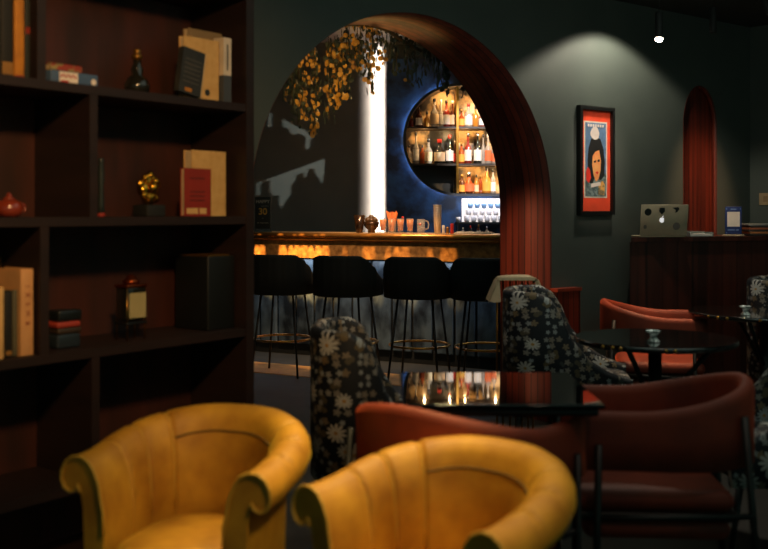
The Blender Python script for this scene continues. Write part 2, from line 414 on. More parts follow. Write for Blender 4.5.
l_w = mat('white_paper_label', (240, 235, 228), .7); l_c = mat('cream_paper_label', (236, 205, 165), .7); l_y = mat('yellow_paper_label', (220, 170, 70), .7); l_r = mat('red_paper_label', (210, 60, 40), .7); l_o = mat('orange_paper_label', (226, 110, 60), .7)
c_k = M_black; c_s = M_chrome; c_r = mat('red_cap', (190, 40, 28), .4); c_w = mat('white_cap', (225, 220, 210), .5); c_g = M_gold
zr = [CZ+z for z in SH]
row1 = [(411.5, .12, .026, g_red, None, None, c_g, 'squat'), (419, .21, .036, g_brown, l_w, 0, c_s, 'round'), (427, .17, .03, g_gold, None, 0, c_k, 'squat'), (434.5, .30, .046, g_clear, l_c, 0, c_s, 'tall'), (441, .29, .03, g_clear, l_w, 0, c_w, 'tall'), (446.5, .285, .038, g_red, l_w, 0, c_s, 'tall'), (452.5, .28, .03, g_brown, l_c, 0, c_w, 'tall'),
        (461.5, .19, .034, g_amber, l_y, 0, c_g, 'squat'), (468.5, .25, .042, g_clear, l_w, 0, c_r, 'round'), (475.5, .22, .032, g_gold, None, 0, c_k, 'round'), (482, .2, .036, g_red, l_w, 0, c_k, 'squat')]
row2 = [(409.5, .2, .03, g_clear, None, 0, c_s, 'round'), (416, .33, .034, g_clear, l_w, 0, c_s, 'tall'), (422.5, .2, .028, g_amber, None, 0, c_k, 'round'), (428.5, .27, .045, g_clear, l_c, 0, c_s, 'squat'), (439.5, .26, .06, g_dark, l_c, 0, c_r, 'squat'), (449.5, .30, .042, g_dark, l_w, 0, c_r, 'tall'), (455, .24, .022, g_brown, l_r, 0, c_w, 'tall'),
        (461.5, .22, .032, g_amber, l_y, 0, c_g, 'round'), (468, .32, .038, g_red, l_w, 0, c_s, 'tall'), (477.5, .32, .042, g_dark, l_w, 0, c_s, 'tall'), (483.2, .31, .022, g_clear, None, 0, c_s, 'tall'), (488, .31, .036, g_clear, l_o, 0, c_w, 'tall'), (494, .24, .028, g_clear, l_o, 0, c_k, 'round')]
row3 = [(462, .2, .034, g_brown, l_y, 0, c_g, 'round'), (469, .23, .052, g_amber, l_o, 0, c_s, 'flask'), (476.5, .2, .026, g_gold, l_c, 0, c_k, 'round'), (480.5, .19, .024, g_amber, None, 0, c_g, 'round'), (486.5, .28, .046, g_gold, l_y, 0, c_s, 'squat'), (493, .26, .03, g_clear, l_w, 0, c_k, 'round')]
ordn = ['first', 'second', 'third', 'fourth', 'fifth', 'sixth', 'seventh', 'eighth', 'ninth', 'tenth', 'eleventh', 'twelfth', 'thirteenth']
gname = {g_clear.name: 'clear glass', g_dark.name: 'dark glass', g_amber.name: 'amber', g_red.name: 'dark red', g_brown.name: 'brown', g_gold.name: 'golden'}
lname = {l_w.name: 'white label', l_c.name: 'cream label', l_y.name: 'yellow label', l_r.name: 'red label', l_o.name: 'orange label'}
YS = YP+.10
for ri, (row, sn) in enumerate(((row1, 'upper shelf'), (row2, 'middle shelf'), (row3, 'lower shelf'))):
    for i, (px, h, r, g, lb, _, cp, shp) in enumerate(row):
        z = zr[ri]
        bottle(px, YS, z+.001, h, r, g, lb, None, cp, f"{gname[g.name]} bottle{', ' + lname[lb.name] if lb else ''}, {ordn[i]} from left on {sn} of display", f'bottles on the {sn}', shape=shp, lb=(.1, .46))

# lit panel, cup shelf, cups -------------------------------------------
rack = thing('cup_shelf', 'dark shelf for cups with a white lit back panel under the bottle display', 'shelf', ((456-384)/F*10.3, 10.2, 0))
zc = H-(222-212)/F*10.3
m2 = MB(); m2.box(0, 1.5, 0, .24, zc-.02, zc); m2.build('shelf_board', M_matte, rack)
m2 = MB(); m2.box(.07, 1.5, .235, .245, zc, zc+.245); m2.build('light_panel', mat('white_light_panel', (240, 236, 236), .5, emit=(255, 244, 240), es=.75), rack)
for xx in (.01, 1.48):
    m2 = MB(); m2.box(xx, xx+.02, .0, .24, 1.08, zc-.02); m2.build('support', M_matte, rack)
cupm = mat('white_porcelain', (226, 222, 220), .3); blueg = mat('blue_tinted_glass', (120, 160, 200), .1, 0, spec=.9, alpha=.75)
xb = rack.location.x
proto = None
for tier in range(3):
    for k in range(9 - tier//2):
        m_ = MB(); hh = .068
        if tier < 2: m_.lathe([(.02, 0), (.026, .01), (.033, hh), (.030, hh), (.023, .014), (.001, .012)], 12)
        else: m_.lathe([(.022, 0), (.030, .03), (.032, hh*.8), (.029, hh*.8), (.02, .01), (.001, .01)], 12)
        o = m_.build('cup' if tier < 2 else 'tumbler', cupm if tier < 2 else blueg, None, (xb+.11+.036*tier*.5+k*.07, 10.28, zc+.001+tier*(hh+.001)))
        if tier < 2: tag(o, f"white cup in the {('bottom', 'middle')[tier]} tier of the stack below the bottle display", 'cup', f"{('bottom', 'middle')[tier]} tier cups")
        else: tag(o, 'bluish glass tumbler in the top tier of the stack below the bottle display', 'glass', 'top tier tumblers')
m_ = MB(); m_.lathe([(.02, 0), (.026, .05), (.023, .05), (.001, .01)], 12)
tag(m_.build('cup', cupm, None, (xb+.02, 10.25, zc+.001)), 'small white cup alone at the left end of the cup shelf', 'cup')
# back counter
bc = thing('back_counter', 'steel-topped counter below the blue wall behind the bar', 'counter', (0.06, 9.98, 0))
m2 = MB(); m2.box(0, 2.8, .02, .46, 0, 1.04); m2.build('body', M_matte, bc)
m2 = MB(); m2.box(0, 2.8, 0, .46, 1.04, 1.07); m2.build('countertop', M_chrome, bc)
for i, (px, h, g, cp, tx) in enumerate(((463, .07, g_clear, c_w, 'clear bottle with white cap'), (470.5, .09, g_dark, c_r, 'dark bottle with red cap'), (478.5, .10, g_brown, c_g, 'brown bottle with gold cap'), (487, .08, g_clear, c_s, 'clear bottle with steel cap'))):
    bottle(px, 10.12, 1.0705, h+.02, .02, g, l_w, None, cp, f'small {tx} on the back counter under the cup shelf', 'small bottles on the back counter')

# ------------------------------------------------------------------ bar counter
A = Vector((-1.178, 9.2, 0)); Bp = Vector((.907, 8.1, 0)); bd = (Bp-A).normalized(); brz = math.atan2(bd.y, bd.x)
bn = Vector((-bd.y, bd.x, 0))
bar = thing('bar_counter', 'long bar counter with gold band and dark blue-grey panelled front beyond the arch', 'bar', A, brz)
M_hammer = mat('hammered_gold_band', (186, 136, 78), .45, .2, c2=(132, 92, 50), scale=22, bump=.35, detail=6)
M_bartop = mat('polished_copper_top', (232, 196, 150), .3, .25, c2=(214, 160, 100), scale=10)
x0, x1 = -1.3, 3.25
m2 = MB(); m2.box(x0, x1, .03, .62, 1.085, 1.13); m2.build('countertop', M_bartop, bar)
m2 = MB(); m2.tube([(x0, .03, 1.11), (x1, .03, 1.11)], .022, 12); m2.tube([(x0, .036, 1.075), (x1, .036, 1.075)], .013, 10); m2.build('edge_moulding', mat('dark_bronze', (200, 140, 70), .3, .75), bar)
m2 = MB(); m2.box(x0, x1, .05, .12, .905, 1.062); m2.build('gold_band', M_hammer, bar)
M_panel = mat('blue_grey_stained_panel', (92, 112, 128), .5, c2=(30, 40, 50), scale=7, stretch=(1, 1, .6), detail=9, contrast=(.38, .62))
k = x0; 
while k < x1-.01:
    m2 = MB(); m2.rbox(k+.010, min(k+.190, x1), .20, .235, .1, .9, .012); m2.build('front_panel', M_panel, bar); k += .20
m2 = MB(); m2.box(x0, x1, .232, .60, .0, 1.084); m2.box(x0, x1, .12, .24, .89, 1.06); m2.build('carcass', M_matte, bar)
def barpt(px, back, z):
    # point on bar at image column px, `back` metres behind the front edge
    o_ = A + bn*back; u = (px-384)/F
    t = (u*o_.y - o_.x)/(bd.x - u*bd.y); p = o_ + bd*t; p.z = z; return p
ZT = 1.1305
# things on the bar
p = barpt(263, .25, ZT); sg = thing('chalkboard_sign', 'small black sign on the left end of the bar reading HAPPY and 30', 'sign', p, R(-8))
m2 = MB(); m2.rbox(-.075, .075, -.008, .008, .03, .33, .006); m2.build('board', mat('sign_black', (34, 40, 38), .6), sg)
m2 = MB(); m2.box(-.08, .08, -.03, .03, 0, .012); m2.box(-.075, -.069, -.006, .006, .01, .03); m2.box(.069, .075, -.006, .006, .01, .33); m2.build('stand', mat('clear_acrylic', (90, 92, 88), .2), sg)
def text(s, parent, loc, size, m, ext=.0008, name='lettering', bold=0):
    c = bpy.data.curves.new(name, 'FONT'); c.body = s; c.size = size; c.extrude = ext; c.align_x = 'CENTER'; c.align_y = 'CENTER'; c.offset = bold
    o_ = bpy.data.objects.new(name, c); COL.objects.link(o_); o_.parent = parent; o_.location = loc; c.materials.append(m)
    bpy.context.view_layer.update(); me = bpy.data.meshes.new_from_object(o_); bpy.data.objects.remove(o_)
    o_ = bpy.data.objects.new(name, me); COL.objects.link(o_); o_.parent = parent; o_.location = loc; o_.rotation_euler = (PI/2, 0, 0); return o_
m_chalk = mat('chalk_white', (170, 170, 160), .8); m_gchalk = mat('gold_chalk', (190, 150, 60), .7)
text('HAPPY', sg, (0, -.0095, .285), .044, m_chalk, bold=.0006); text('30', sg, (0, -.0095, .19), .085, m_gchalk, bold=.002)
text('~~~~', sg, (0.02, -.0095, .245), .03, m_chalk); text('~', sg, (0, -.0095, .13), .03, m_chalk); text('~ ~~~~', sg, (0, -.0095, .085), .035, m_chalk, bold=.0006)
# metal basket-like dark jar and dark bowl of fruit
M_dbr = mat('dark_bronze_glass', (70, 44, 22), .2, .4, c2=(30, 22, 16), scale=20)
p = barpt(359.5, .3, ZT)
m2 = MB(); m2.lathe([(.03, 0), (.032, .02), (.055, .16), (.052, .16), (.03, .03), (.001, .03)], 16); tag(m2.build('ice_bucket', M_dbr, None, p), 'dark bronze tapered bucket, leftmost of the vessels on the bar', 'bucket')
p = barpt(371.5, .32, ZT); bw = thing('fruit_bowl', 'dark bowl heaped with dark fruit between the bucket and glasses on the bar', 'bowl', p)
m2 = MB(); m2.lathe([(.035, 0), (.03, .02), (.065, .06), (.07, .1), (.066, .1), (.06, .065), (.001, .03)], 16); m2.build('bowl', M_dbr, bw)
for (dx, dy, dz, r_) in ((-.03, -.01, .115, .03), (.03, -.01, .115, .03), (0, .02, .13, .032), (0, -.035, .11, .026)):
    m2 = MB(); m2.sphere((dx, dy, dz), r_, 12, 8); tag(m2.build('plum', mat('dark_plum', (84, 58, 30), .4), None, p), 'dark round fruit heaped in the bowl on the bar', 'fruit', 'fruit in the dark bowl')
M_drink = mat('amber_cocktail', (214, 122, 14), .25, c2=(170, 74, 6), scale=20)
def tumbler(px, back, txt, garnish=None):
    p = barpt(px, back, ZT); t = thing('cocktail_glass', txt, 'glass', p, 0, 'amber cocktails lined up on the bar')
    m_ = MB(); m_.lathe([(.022, 0), (.024, .004), (.034, .13), (.0325, .13), (.021, .022), (.001, .02)], 16); m_.build('glass', g_thin, t)
    m_ = MB(); m_.lathe([(.020, .024), (.031, .122)], 16); m_.build('drink', M_drink, t)
    if garnish == 'cherry':
        m_ = MB(); m_.sphere((.02, 0, .138), .012, 10, 8); m_.build('garnish', c_r, t)
    return t
tumbler(383, .28, 'amber cocktail glass, leftmost of the four on the bar'); tumbler(391.5, .2, 'amber cocktail glass standing right in front of the bundle of orange straws'); tumbler(400.5, .28, 'amber cocktail glass with a red cherry, third of four on the bar', 'cherry'); tumbler(410, .28, 'amber cocktail glass next to the clear glass mug, fourth of four on the bar')
p = barpt(392, .4, ZT); sj = thing('straw_jar', 'clear jar holding a bundle of orange straws behind the cocktails', 'jar', p)
m2 = MB(); m2.lathe([(.03, 0), (.04, .01), (.04, .11), (.038, .11), (.036, .012), (.001, .01)], 16); m2.build('jar', g_thin, sj)
for k in range(14):
    a = 2*PI*k/14; r0, r1 = .012, .03+.03*random.random()
    m2 = MB(); m2.tube([(r0*math.cos(a), r0*math.sin(a), .013), (r1*1.1*math.cos(a), r1*.6*math.sin(a), .18+.02*random.random())], .0045, 6)
    tag(m2.build('straw', mat('orange_straw', (232, 120, 50), .6), None, p), 'thin orange straw standing in the clear jar on the bar', 'straw', 'straws in the jar')
p = barpt(421, .3, ZT); mg = thing('glass_mug', 'clear glass mug with handle, right of the cocktails on the bar', 'mug', p)
m2 = MB(); m2.lathe([(.03, 0), (.036, .01), (.038, .125), (.034, .125), (.032, .02), (.001, .02)], 18); m2.build('glass', g_thin, mg)
m2 = MB(); m2.tube([(.036, 0, .11), (.06, 0, .105), (.068, 0, .075), (.062, 0, .045), (.037, 0, .035)], .006, 8); m2.build('handle', g_clear, mg)
m2 = MB(); m2.sphere((-.008, -.01, .08), .013, 10, 8); m2.build('garnish', c_r, mg)
p = barpt(437.5, .3, ZT)
for k in range(5):
    m_ = MB(); m_.lathe([(.026, 0), (.036, .16), (.038, .165), (.034, .165), (.024, .004), (.001, .004)], 20)
    z0 = ZT + .021*k
    tag(m_.build('shaker_tin', mat('brushed_tin', (205, 203, 200), .3, .5), None, (p.x, p.y, z0)), f"steel shaker tin, {('bottommost', 'second from bottom', 'middle one', 'second from top', 'topmost')[k]} of the nested stack on the bar", 'shaker', 'nested shaker tins')
for px, h, r_, mm, tx in ((443.5, .07, .012, c_w, 'slim white jar right of the shaker tins on the bar'), (447.5, .055, .014, M_gold, 'little brass jigger right of the shaker tins on the bar'), (452, .085, .015, c_r, 'small red-topped bottle on the bar, right of the brass jigger')):
    p = barpt(px, .28, ZT); m2 = MB(); m2.lathe([(r_, 0), (r_, h*.3), (r_*.85, h*.45), (r_, h*.6), (r_, h), (r_*.7, h+.004)], 12)
    tag(m2.build('jar' if mm is c_w else 'jigger' if mm is M_gold else 'bottle', mm, None, p), tx, 'jar' if mm is c_w else 'jigger' if mm is M_gold else 'bottle')
for k, px in enumerate((461, 470, 479, 488)):
    p = barpt(px, .34, ZT); m2 = MB(); m2.rbox(-.045, .045, -.04, .04, 0, .012, .004)
    m2.box(-.03, .03, -.025, .025, .012, .02)
    tag(m2.build('saucer', cupm, None, p, brz), f"white square dish, {ordn[k]} from left of the row at the right end of the bar", 'dish', 'white dishes on the bar')

# ------------------------------------------------------------------ swept shells
def u_path(hw, back, front, n=40, pw=2.0):
    """U plan, open toward -y. returns [(x,y,nx,ny,len)] from left arm tip round the back to right arm tip"""
    pts = []; straight = 8; yc = 0
    for k in range(straight): pts.append((-hw, -front + front*k/straight))
    for k in range(n+1):
        a = PI - PI*k/n; c, s_ = math.cos(a), math.sin(a)
        pts.append((hw*math.copysign(abs(c)**(2/pw), c), back*abs(s_)**(2/pw)))
    for k in range(straight): pts.append((hw, -front*(k+1)/straight))
    out = []; L_ = 0
    for i, (x, y) in enumerate(pts):
        a, b = pts[max(0, i-1)], pts[min(len(pts)-1, i+1)]
        dx, dy = b[0]-a[0], b[1]-a[1]; l = math.hypot(dx, dy); nx, ny = -dy/l, dx/l
        if i: L_ += math.hypot(x-pts[i-1][0], y-pts[i-1][1])
        out.append((x, y, nx, ny, L_))
    return out
def sweep(path, prof):
    """prof(i, t, x, y) -> closed loop of (outward offset, z)"""
    T = path[-1][4]; rows = []; uvs = []
    for i, (x, y, nx, ny, l) in enumerate(path):
        P = prof(i, l/T, x, y)
        rows.append([(x+nx*o_, y+ny*o_, z) for o_, z in P])
        acc = 0; uu = []
        for j, (o_, z) in enumerate(P):
            if j: acc += math.hypot(o_-P[j-1][0], z-P[j-1][1])
            uu.append((l, z + o_*1.2))
        uvs.append(uu)
    mb = MB(); n = len(rows[0])
    mb.grid(rows, uvs, closed=True)
    b0 = 0
    mb.f.append(tuple(range(n))); mb.sm.append(False)
    mb.f.append(tuple(reversed(range(len(rows)*n-n, len(rows)*n)))); mb.sm.append(False)
    return mb, rows
def sstep(a, b, x):
    t = max(0, min(1, (x-a)/(b-a))); return t*t*(3-2*t)
def slab_prof(bot, top, th, r=None):
    r = r or th/2
    P = [(0, bot), (0, (bot+top)/2)]
    for k in range(7):
        a = PI - PI*k/6; P.append((th/2+th/2*math.cos(a), top-r+r*math.sin(a)))
    P += [(th, (bot+top)/2), (th, bot), (th*.5, bot-.008)]
    return P

# bar stools
def make_stool():
    t = thing('bar_stool', 'x', 'bar stool', (0, 0, 0), 0, 'charcoal velvet bar stools')
    path = u_path(.215, .235, .07, 36, 2.3)
    def pf(i, tt, x, y):
        e = min(tt, 1-tt); top = .80 + .18*sstep(.0, .33, e) - .0
        sc_ = .006*math.sin(tt*2*PI*14)
        P = slab_prof(.665, top, .055); return [(o_ + (sc_ if 0 < j < len(P)-2 else 0), z) for j, (o_, z) in enumerate(P)]
    m_, _ = sweep(path, pf); m_.build('backrest', M_stool, t)
    m_ = MB(); m_.lathe([(.19, .655), (.222, .67), (.225, .74), (.2, .765), (.001, .775)], 28, sy=1.02); m_.build('seat', M_stool, t)
    for sx in (-1, 1):
        for sy in (-1, 1):
            m_ = MB(); m_.tube([(sx*.135, sy*.135, .66), (sx*.2, sy*.2, .0)], .0095, 8); m_.build('leg', M_black, t)
    m_ = MB(); rr = .2
    m_.tube([(rr*1.17*math.cos(2*PI*k/36), rr*1.17*math.sin(2*PI*k/36), .29) for k in range(36)], .009, 8, closed=True); m_.build('foot_ring', M_gold, t)
    return t
st = make_stool()
for i, (px, Y, rz, tx) in enumerate(((283, 8.15, 165, 'charcoal velvet bar stool nearest the bookcase, leftmost at the bar'), (348.5, 7.95, 160, 'charcoal velvet bar stool, second from the left at the bar, behind the floral chair'), (419.5, 7.75, 163, 'charcoal velvet bar stool, third from left, its gold ring clear of the table'), (486, 7.62, 168, 'charcoal velvet bar stool nearest the arch post, rightmost at the bar'))):
    loc = ((px-384)/F*Y, Y, .001 if True else 0)
    rot = R(rz-180)
    if i == 0: st.location = loc; st.rotation_euler.z = rot; st['label'] = tx; first = st
    else: dup(first, loc, rot, tx)
# the shell opens toward -y locally; stools must show their backs to the camera
for o in list(COL.objects):
    if o.name.startswith('bar_stool') and o.parent is None: o.rotation_euler.z += PI; o.location.z = .0005

# ------------------------------------------------------------------ bookcase
THB = R(53.1); TB = Vector((math.cos(THB), math.sin(THB), 0)); NB = Vector((-math.sin(THB), math.cos(THB), 0))
pb = Vector((-.134*4.2, 4.2, 0)); DB = pb.dot(NB)
def sb(px, d=0):
    u = (px-384)/F; Y = (DB+d)/(NB.x*u+NB.y); return Vector((u*Y, Y, 0)).dot(TB)
B0 = NB*DB; DEP = .36
SZ = [-.11, .36, .83, 1.30, 1.77, 2.24, 2.62]
sl, sr = .75, sb(254)
bk = thing('bookcase', 'tall dark walnut bookcase with staggered compartments on the left', 'bookcase', B0 + TB*sl, THB)
Wb = sr-sl
m2 = MB(); m2.box(0, Wb, DEP-.02, DEP, .0, 2.66); m2.build('back_panel', M_bookback, bk)
for x in (0, Wb-.045):
    m2 = MB(); m2.box(x, x+.045, 0, DEP-.02, 0, 2.66); m2.build('side_panel', M_bookwood, bk)
m2 = MB(); m2.box(0, Wb, .03, DEP-.02, 0, .06); m2.build('plinth', M_bookwood, bk)
for z in SZ[1:]:
    m2 = MB(); m2.box(.045, Wb-.045, 0.004, DEP-.02, z-.032, z); m2.build('shelf', M_bookwood, bk)
for px, z0, z1 in ((44, 1.77, 2.24-.032), (96, 1.30, 1.77-.032), (47, .83, 1.30-.032), (98, .36, .83-.032), (46, 2.24, 2.588)):
    s = sb(px)-sl; m2 = MB(); m2.box(s-.022, s+.012, .006, DEP-.02, z0, z1); m2.build('divider', M_bookwood, bk)
def bkpt(px, d, z): s = sb(px, d); return B0 + TB*s + NB*d + Vector((0, 0, z))

def book(px0, px1, d, z, ztop, cover, page, name, label, depth=.14, spine_mat=None, lean=0, yaw=0, deco=None, group=None):
    """upright book with its front cover to the room; px0..px1 is the width of the cover"""
    s0, s1 = sb(px0, d), sb(px1, d); wd = s1-s0
    t = thing('book', label, 'book', B0 + TB*((s0+s1)/2) + NB*d + Vector((0, 0, z+.001)), THB+yaw, group)
    hgt = ztop-z-.001; Mx = Matrix.Rotation(lean, 4, 'X')
    th = depth
    m_ = MB(); m_.box(-wd/2, wd/2, 0, .003, 0, hgt, Mx); m_.box(-wd/2, wd/2, th-.003, th, 0, hgt, Mx); m_.box(wd/2-.003, wd/2, 0, th, 0, hgt, Mx); m_.build('cover', cover, t)
    m_ = MB(); m_.box(-wd/2+.004, wd/2-.003, .003, th-.003, .004, hgt-.004, Mx); m_.build('pages', page, t)
    if spine_mat: m_ = MB(); m_.box(wd/2, wd/2+.001, .002, th-.002, .002, hgt-.002, Mx); m_.build('spine', spine_mat, t)
    if deco: deco(t, wd, hgt, Mx, th)
    return t
M_page = mat('book_pages', (206, 186, 150), .8)
c_cream = mat('cream_book_cover', (214, 176, 110), .65, c2=(204, 162, 96), scale=30); c_tan = mat('tan_book_cover', (136, 112, 74), .7); c_redb = mat('red_book_cover', (150, 44, 32), .6)
c_pale = mat('pale_book_cover', (226, 186, 120), .65); c_dark = mat('dark_book_cover', (34, 38, 40), .5, c2=(50, 52, 50), scale=14); c_grey = mat('blue_grey_cover', (70, 78, 86), .6); c_oran = mat('ochre_book_cover', (196, 132, 40), .6, c2=(170, 110, 34), scale=20)
c_white = mat('ivory_cover', (225, 212, 190), .6)
ZS = {'A': 1.77, 'B': 1.30, 'C': .83}
def topz(py, px, d): # world z at image row py on plane d
    p = bkpt(px, d, 0); return H-(py-HZ)/F*p.y
def dk(t, wd, hgt, Mx, th):
    m_ = MB()
    for k in range(6): m_.box(-wd*.38, wd*.3, -.001, 0, hgt*(.18+.1*k), hgt*(.19+.1*k)+.003, Mx)
    m_.build('lettering', mat('grey_print', (96, 92, 84), .7), t)
# right compartment, shelf A: standing book group
book(188, 222, .10, 1.77, topz(33, 210, .12), c_tan, M_page, 'b', 'tall tan book at the back of the group on the upper right shelf', depth=.03, yaw=-.0)
o = book(184, 219, .06, 1.77, topz(39, 205, .06), c_cream, M_page, 'b', 'cream book facing out behind the small leaning dark book', depth=.03, yaw=0)
m2 = MB(); m2.lathe([(.014, -.001), (.014, 0)], 14, M=Matrix.Rotation(PI/2, 4, 'X')); d_ = m2.build('printed_mark', c_dark, o, (.03, -.0005, .035))
t = thing('book', 'white and slate spined book at the right end of the upper shelf group', 'book', bkpt(227.5, .04, 1.771), THB)
hg = topz(38, 228, .04)-1.771
m2 = MB(); m2.box(-.022, .022, 0, .15, 0, hg*.42); m2.build('lower_cover', c_grey, t)
m2 = MB(); m2.box(-.022, .022, 0, .15, hg*.42, hg); m2.build('upper_cover', c_white, t)
m2 = MB(); m2.box(-.004, .004, -.001, 0, hg*.5, hg*.9); m2.build('lettering', mat('grey_print', (96, 92, 84)), t)
t = thing('book', 'small dark book leaning against the cream book on the upper right shelf', 'book', bkpt(191, .015, 1.771), THB)
Mx = Matrix.Rotation(R(9), 4, 'Y'); hg = .18
m2 = MB(); m2.box(-.065, .05, 0, .028, 0, hg, Mx); m2.build('cover', c_dark, t)
m2 = MB(); m2.box(.05, .056, .002, .026, .003, hg-.003, Mx); m2.build('pages', M_page, t)
m2 = MB()
for k in range(6): m2.box(-.05, .035, -.001, 0, hg*(.25+.1*k), hg*(.25+.1*k)+.003, Mx)
m2.build('lettering', MC['grey_print'], t)
m2 = MB(); m2.box(-.035, -.0, -.0012, 0, .008, .022, Mx); m2.build('printed_mark', c_oran, t)
t.location.z += .012
# glass decanter figurine
M_dglass = mat('smoky_glass', (40, 40, 34), .1, .3, spec=1)
t = thing('decanter', 'dark glass decanter with gold stopper alone in the upper compartment', 'decanter', bkpt(137, .10, 1.7705))
m2 = MB(); m2.lathe([(.03, 0), (.046, .01), (.05, .035), (.036, .06), (.02, .075), (.024, .095), (.016, .115), (.013, .135)], 20); m2.build('glass', M_dglass, t)
m2 = MB(); m2.lathe([(.014, .132), (.022, .142), (.02, .152), (.01, .158), (.018, .168), (.001, .178)], 16); m2.build('stopper', mat('aged_gold', (150, 110, 50), .35, .8), t)
# blue box lying flat with small book on top
s0, s1 = sb(51, .05), sb(98, .05)
t = thing('gift_box', 'flat blue box with a white label lying on the upper shelf', 'box', B0+TB*s0+NB*.05+Vector((0, 0, 1.7705)), THB)
m2 = MB(); m2.rbox(0, s1-s0, 0, .15, 0, .045, .003); m2.build('box', mat('slate_blue_card', (70, 100, 138), .6), t)
m2 = MB(); m2.box((s1-s0)*.17, (s1-s0)*.56, -.001, .0005, .002, .043); m2.build('label', l_w, t)
m2 = MB()
for k in range(7): m2.box((s1-s0)*(.19+.05*k), (s1-s0)*(.22+.05*k), -.002, -.001, .022+.004*(k % 2), .031+.004*(k % 2))
m2.box((s1-s0)*.2, (s1-s0)*.36, -.002, -.001, .006, .012); m2.build('lettering', c_r, t)
m2 = MB(); m2.lathe([(.011, -.001), (.011, .001)], 12, M=Matrix.Rotation(PI/2, 4, 'X')); m2.build('sticker', l_w, t, ((s1-s0)*.9, -.001, .018))
t = thing('book', 'small colourful paperback lying on top of the blue box', 'book', B0+TB*(s0+.005)+NB*.06+Vector((0, 0, 1.8165)), THB)
m2 = MB(); m2.box(0, .13, 0, .1, 0, .004); m2.box(0, .13, 0, .1, .022, .026); m2.box(0, .13, 0, .003, 0, .026)
m2.build('cover', mat('multicolour_cover', (150, 60, 46), .6, c2=(150, 140, 90), scale=28, detail=1, contrast=(.45, .55)), t)
m2 = MB(); m2.box(.002, .128, .004, .098, .004, .022); m2.build('pages', M_page, t)
# left top books
def spine(px0, px1, d, z, ztop_py, m_, label, dep=.17, group=None, mark=None, extra=None):
    s0, s1 = sb(px0, d), sb(px1, d); zt = topz(ztop_py, (px0+px1)/2, d) if ztop_py is not None else 2.15
    t = thing('book', label, 'book', B0+TB*s0+NB*d+Vector((0, 0, z+.0005)), THB, group); hg = zt-z
    w_ = s1-s0-.001
    m2 = MB(); m2.rbox(0, w_, 0, .012, 0, hg, .004); m2.box(0, .003, .006, dep, 0, hg); m2.box(w_-.003, w_, .006, dep, 0, hg); m2.build('cover', m_, t)
    m2 = MB(); m2.box(.003, w_-.003, .012, dep-.004, .004, hg-.005); m2.build('pages', M_page, t)
    if mark: m2 = MB(); m2.box(.002, w_-.002, -.001, .001, hg*mark[0], hg*mark[1]); m2.build('printed_mark', mark[2], t)
    return t, w_, hg
spine(-12, 1, .04, 1.77, None, c_dark, 'black book at the far left of the upper shelf')
spine(1.5, 14.5, .04, 1.77, None, mat('black_cloth_cover', (28, 30, 30), .6), 'black book with a gold patch low on its spine on the upper shelf', mark=(.02, .13, mat('gold_print', (150, 110, 50), .6)))
spine(15, 24.8, .03, 1.77, None, c_oran, 'tall ochre yellow book on the upper left shelf', mark=(.0, .02, c_redb))
spine(25.2, 33, .05, 1.77, None, mat('green_black_cover', (34, 44, 42), .6), 'dark green book with a red band beside the ochre book', mark=(.41, .47, c_redb))
# shelf B
t = thing('teapot', 'small glazed red teapot at the left end of the middle shelf', 'teapot', bkpt(9, .10, 1.3005), THB)
M_tea = mat('red_glaze', (140, 56, 36), .2, spec=.8)
m2 = MB(); m2.lathe([(.03, 0), (.042, .012), (.048, .03), (.038, .052), (.02, .06)], 20); m2.build('pot', M_tea, t)
m2 = MB(); m2.lathe([(.022, .058), (.018, .066), (.008, .07), (.01, .078), (.001, .084)], 16); m2.build('lid', M_tea, t)
m2 = MB(); m2.tube([(-.04, 0, .02), (-.06, 0, .03), (-.07, 0, .05)], .008, 8, radii=[.011, .008, .005]); m2.build('spout', M_tea, t)
m2 = MB(); m2.tube([(.04, 0, .045), (.06, 0, .042), (.062, 0, .022), (.04, 0, .015)], .005, 8); m2.build('handle', M_tea, t)
t = thing('wooden_figurine', 'slim dark upright ornament beside the divider on the middle shelf', 'ornament', bkpt(101, .04, 1.3005), THB)
m2 = MB(); m2.lathe([(.012, 0), (.013, .04), (.010, .1), (.013, .16), (.009, .2), (.011, .21), (.001, .215)], 12); m2.build('body', mat('teal_black_lacquer', (40, 50, 50), .3), t)
m2 = MB(); m2.lathe([(.014, .0), (.016, .006), (.013, .014)], 12); m2.build('base', c_redb, t)
t = thing('gold_sculpture', 'lumpy gold nugget sculpture on a black plinth on the middle shelf', 'sculpture', bkpt(149, .10, 1.3005), THB)
m2 = MB(); m2.rbox(-.045, .045, -.045, .045, 0, .045, .004); m2.build('plinth', M_matte, t)
m2 = MB(); rg = random.Random(5)
for (dx, dy, dz, r_) in ((0, 0, .075, .032), (-.025, 0, .105, .03), (.02, 0, .10, .026), (-.01, 0, .135, .026), (.02, .005, .145, .02), (.035, 0, .125, .02), (-.04, 0, .125, .018), (.005, 0, .16, .017), (-.025, -.01, .15, .016), (.03, 0, .07, .018), (-.03, -.01, .08, .018), (.0, -.025, .11, .02), (.015, -.022, .135, .015)):
    m2.sphere((dx, dy, dz), r_, 10, 7, (1, .8, 1))
m2.build('figure', mat('polished_gold', (236, 176, 60), .22, 1, c2=(190, 130, 40), scale=30, bump=.8), t)
book(192, 226, .08, 1.30, topz(151, 210, .08), c_cream, M_page, 'b', 'tall cream book standing behind the red book on the middle shelf', depth=.05, spine_mat=c_pale)
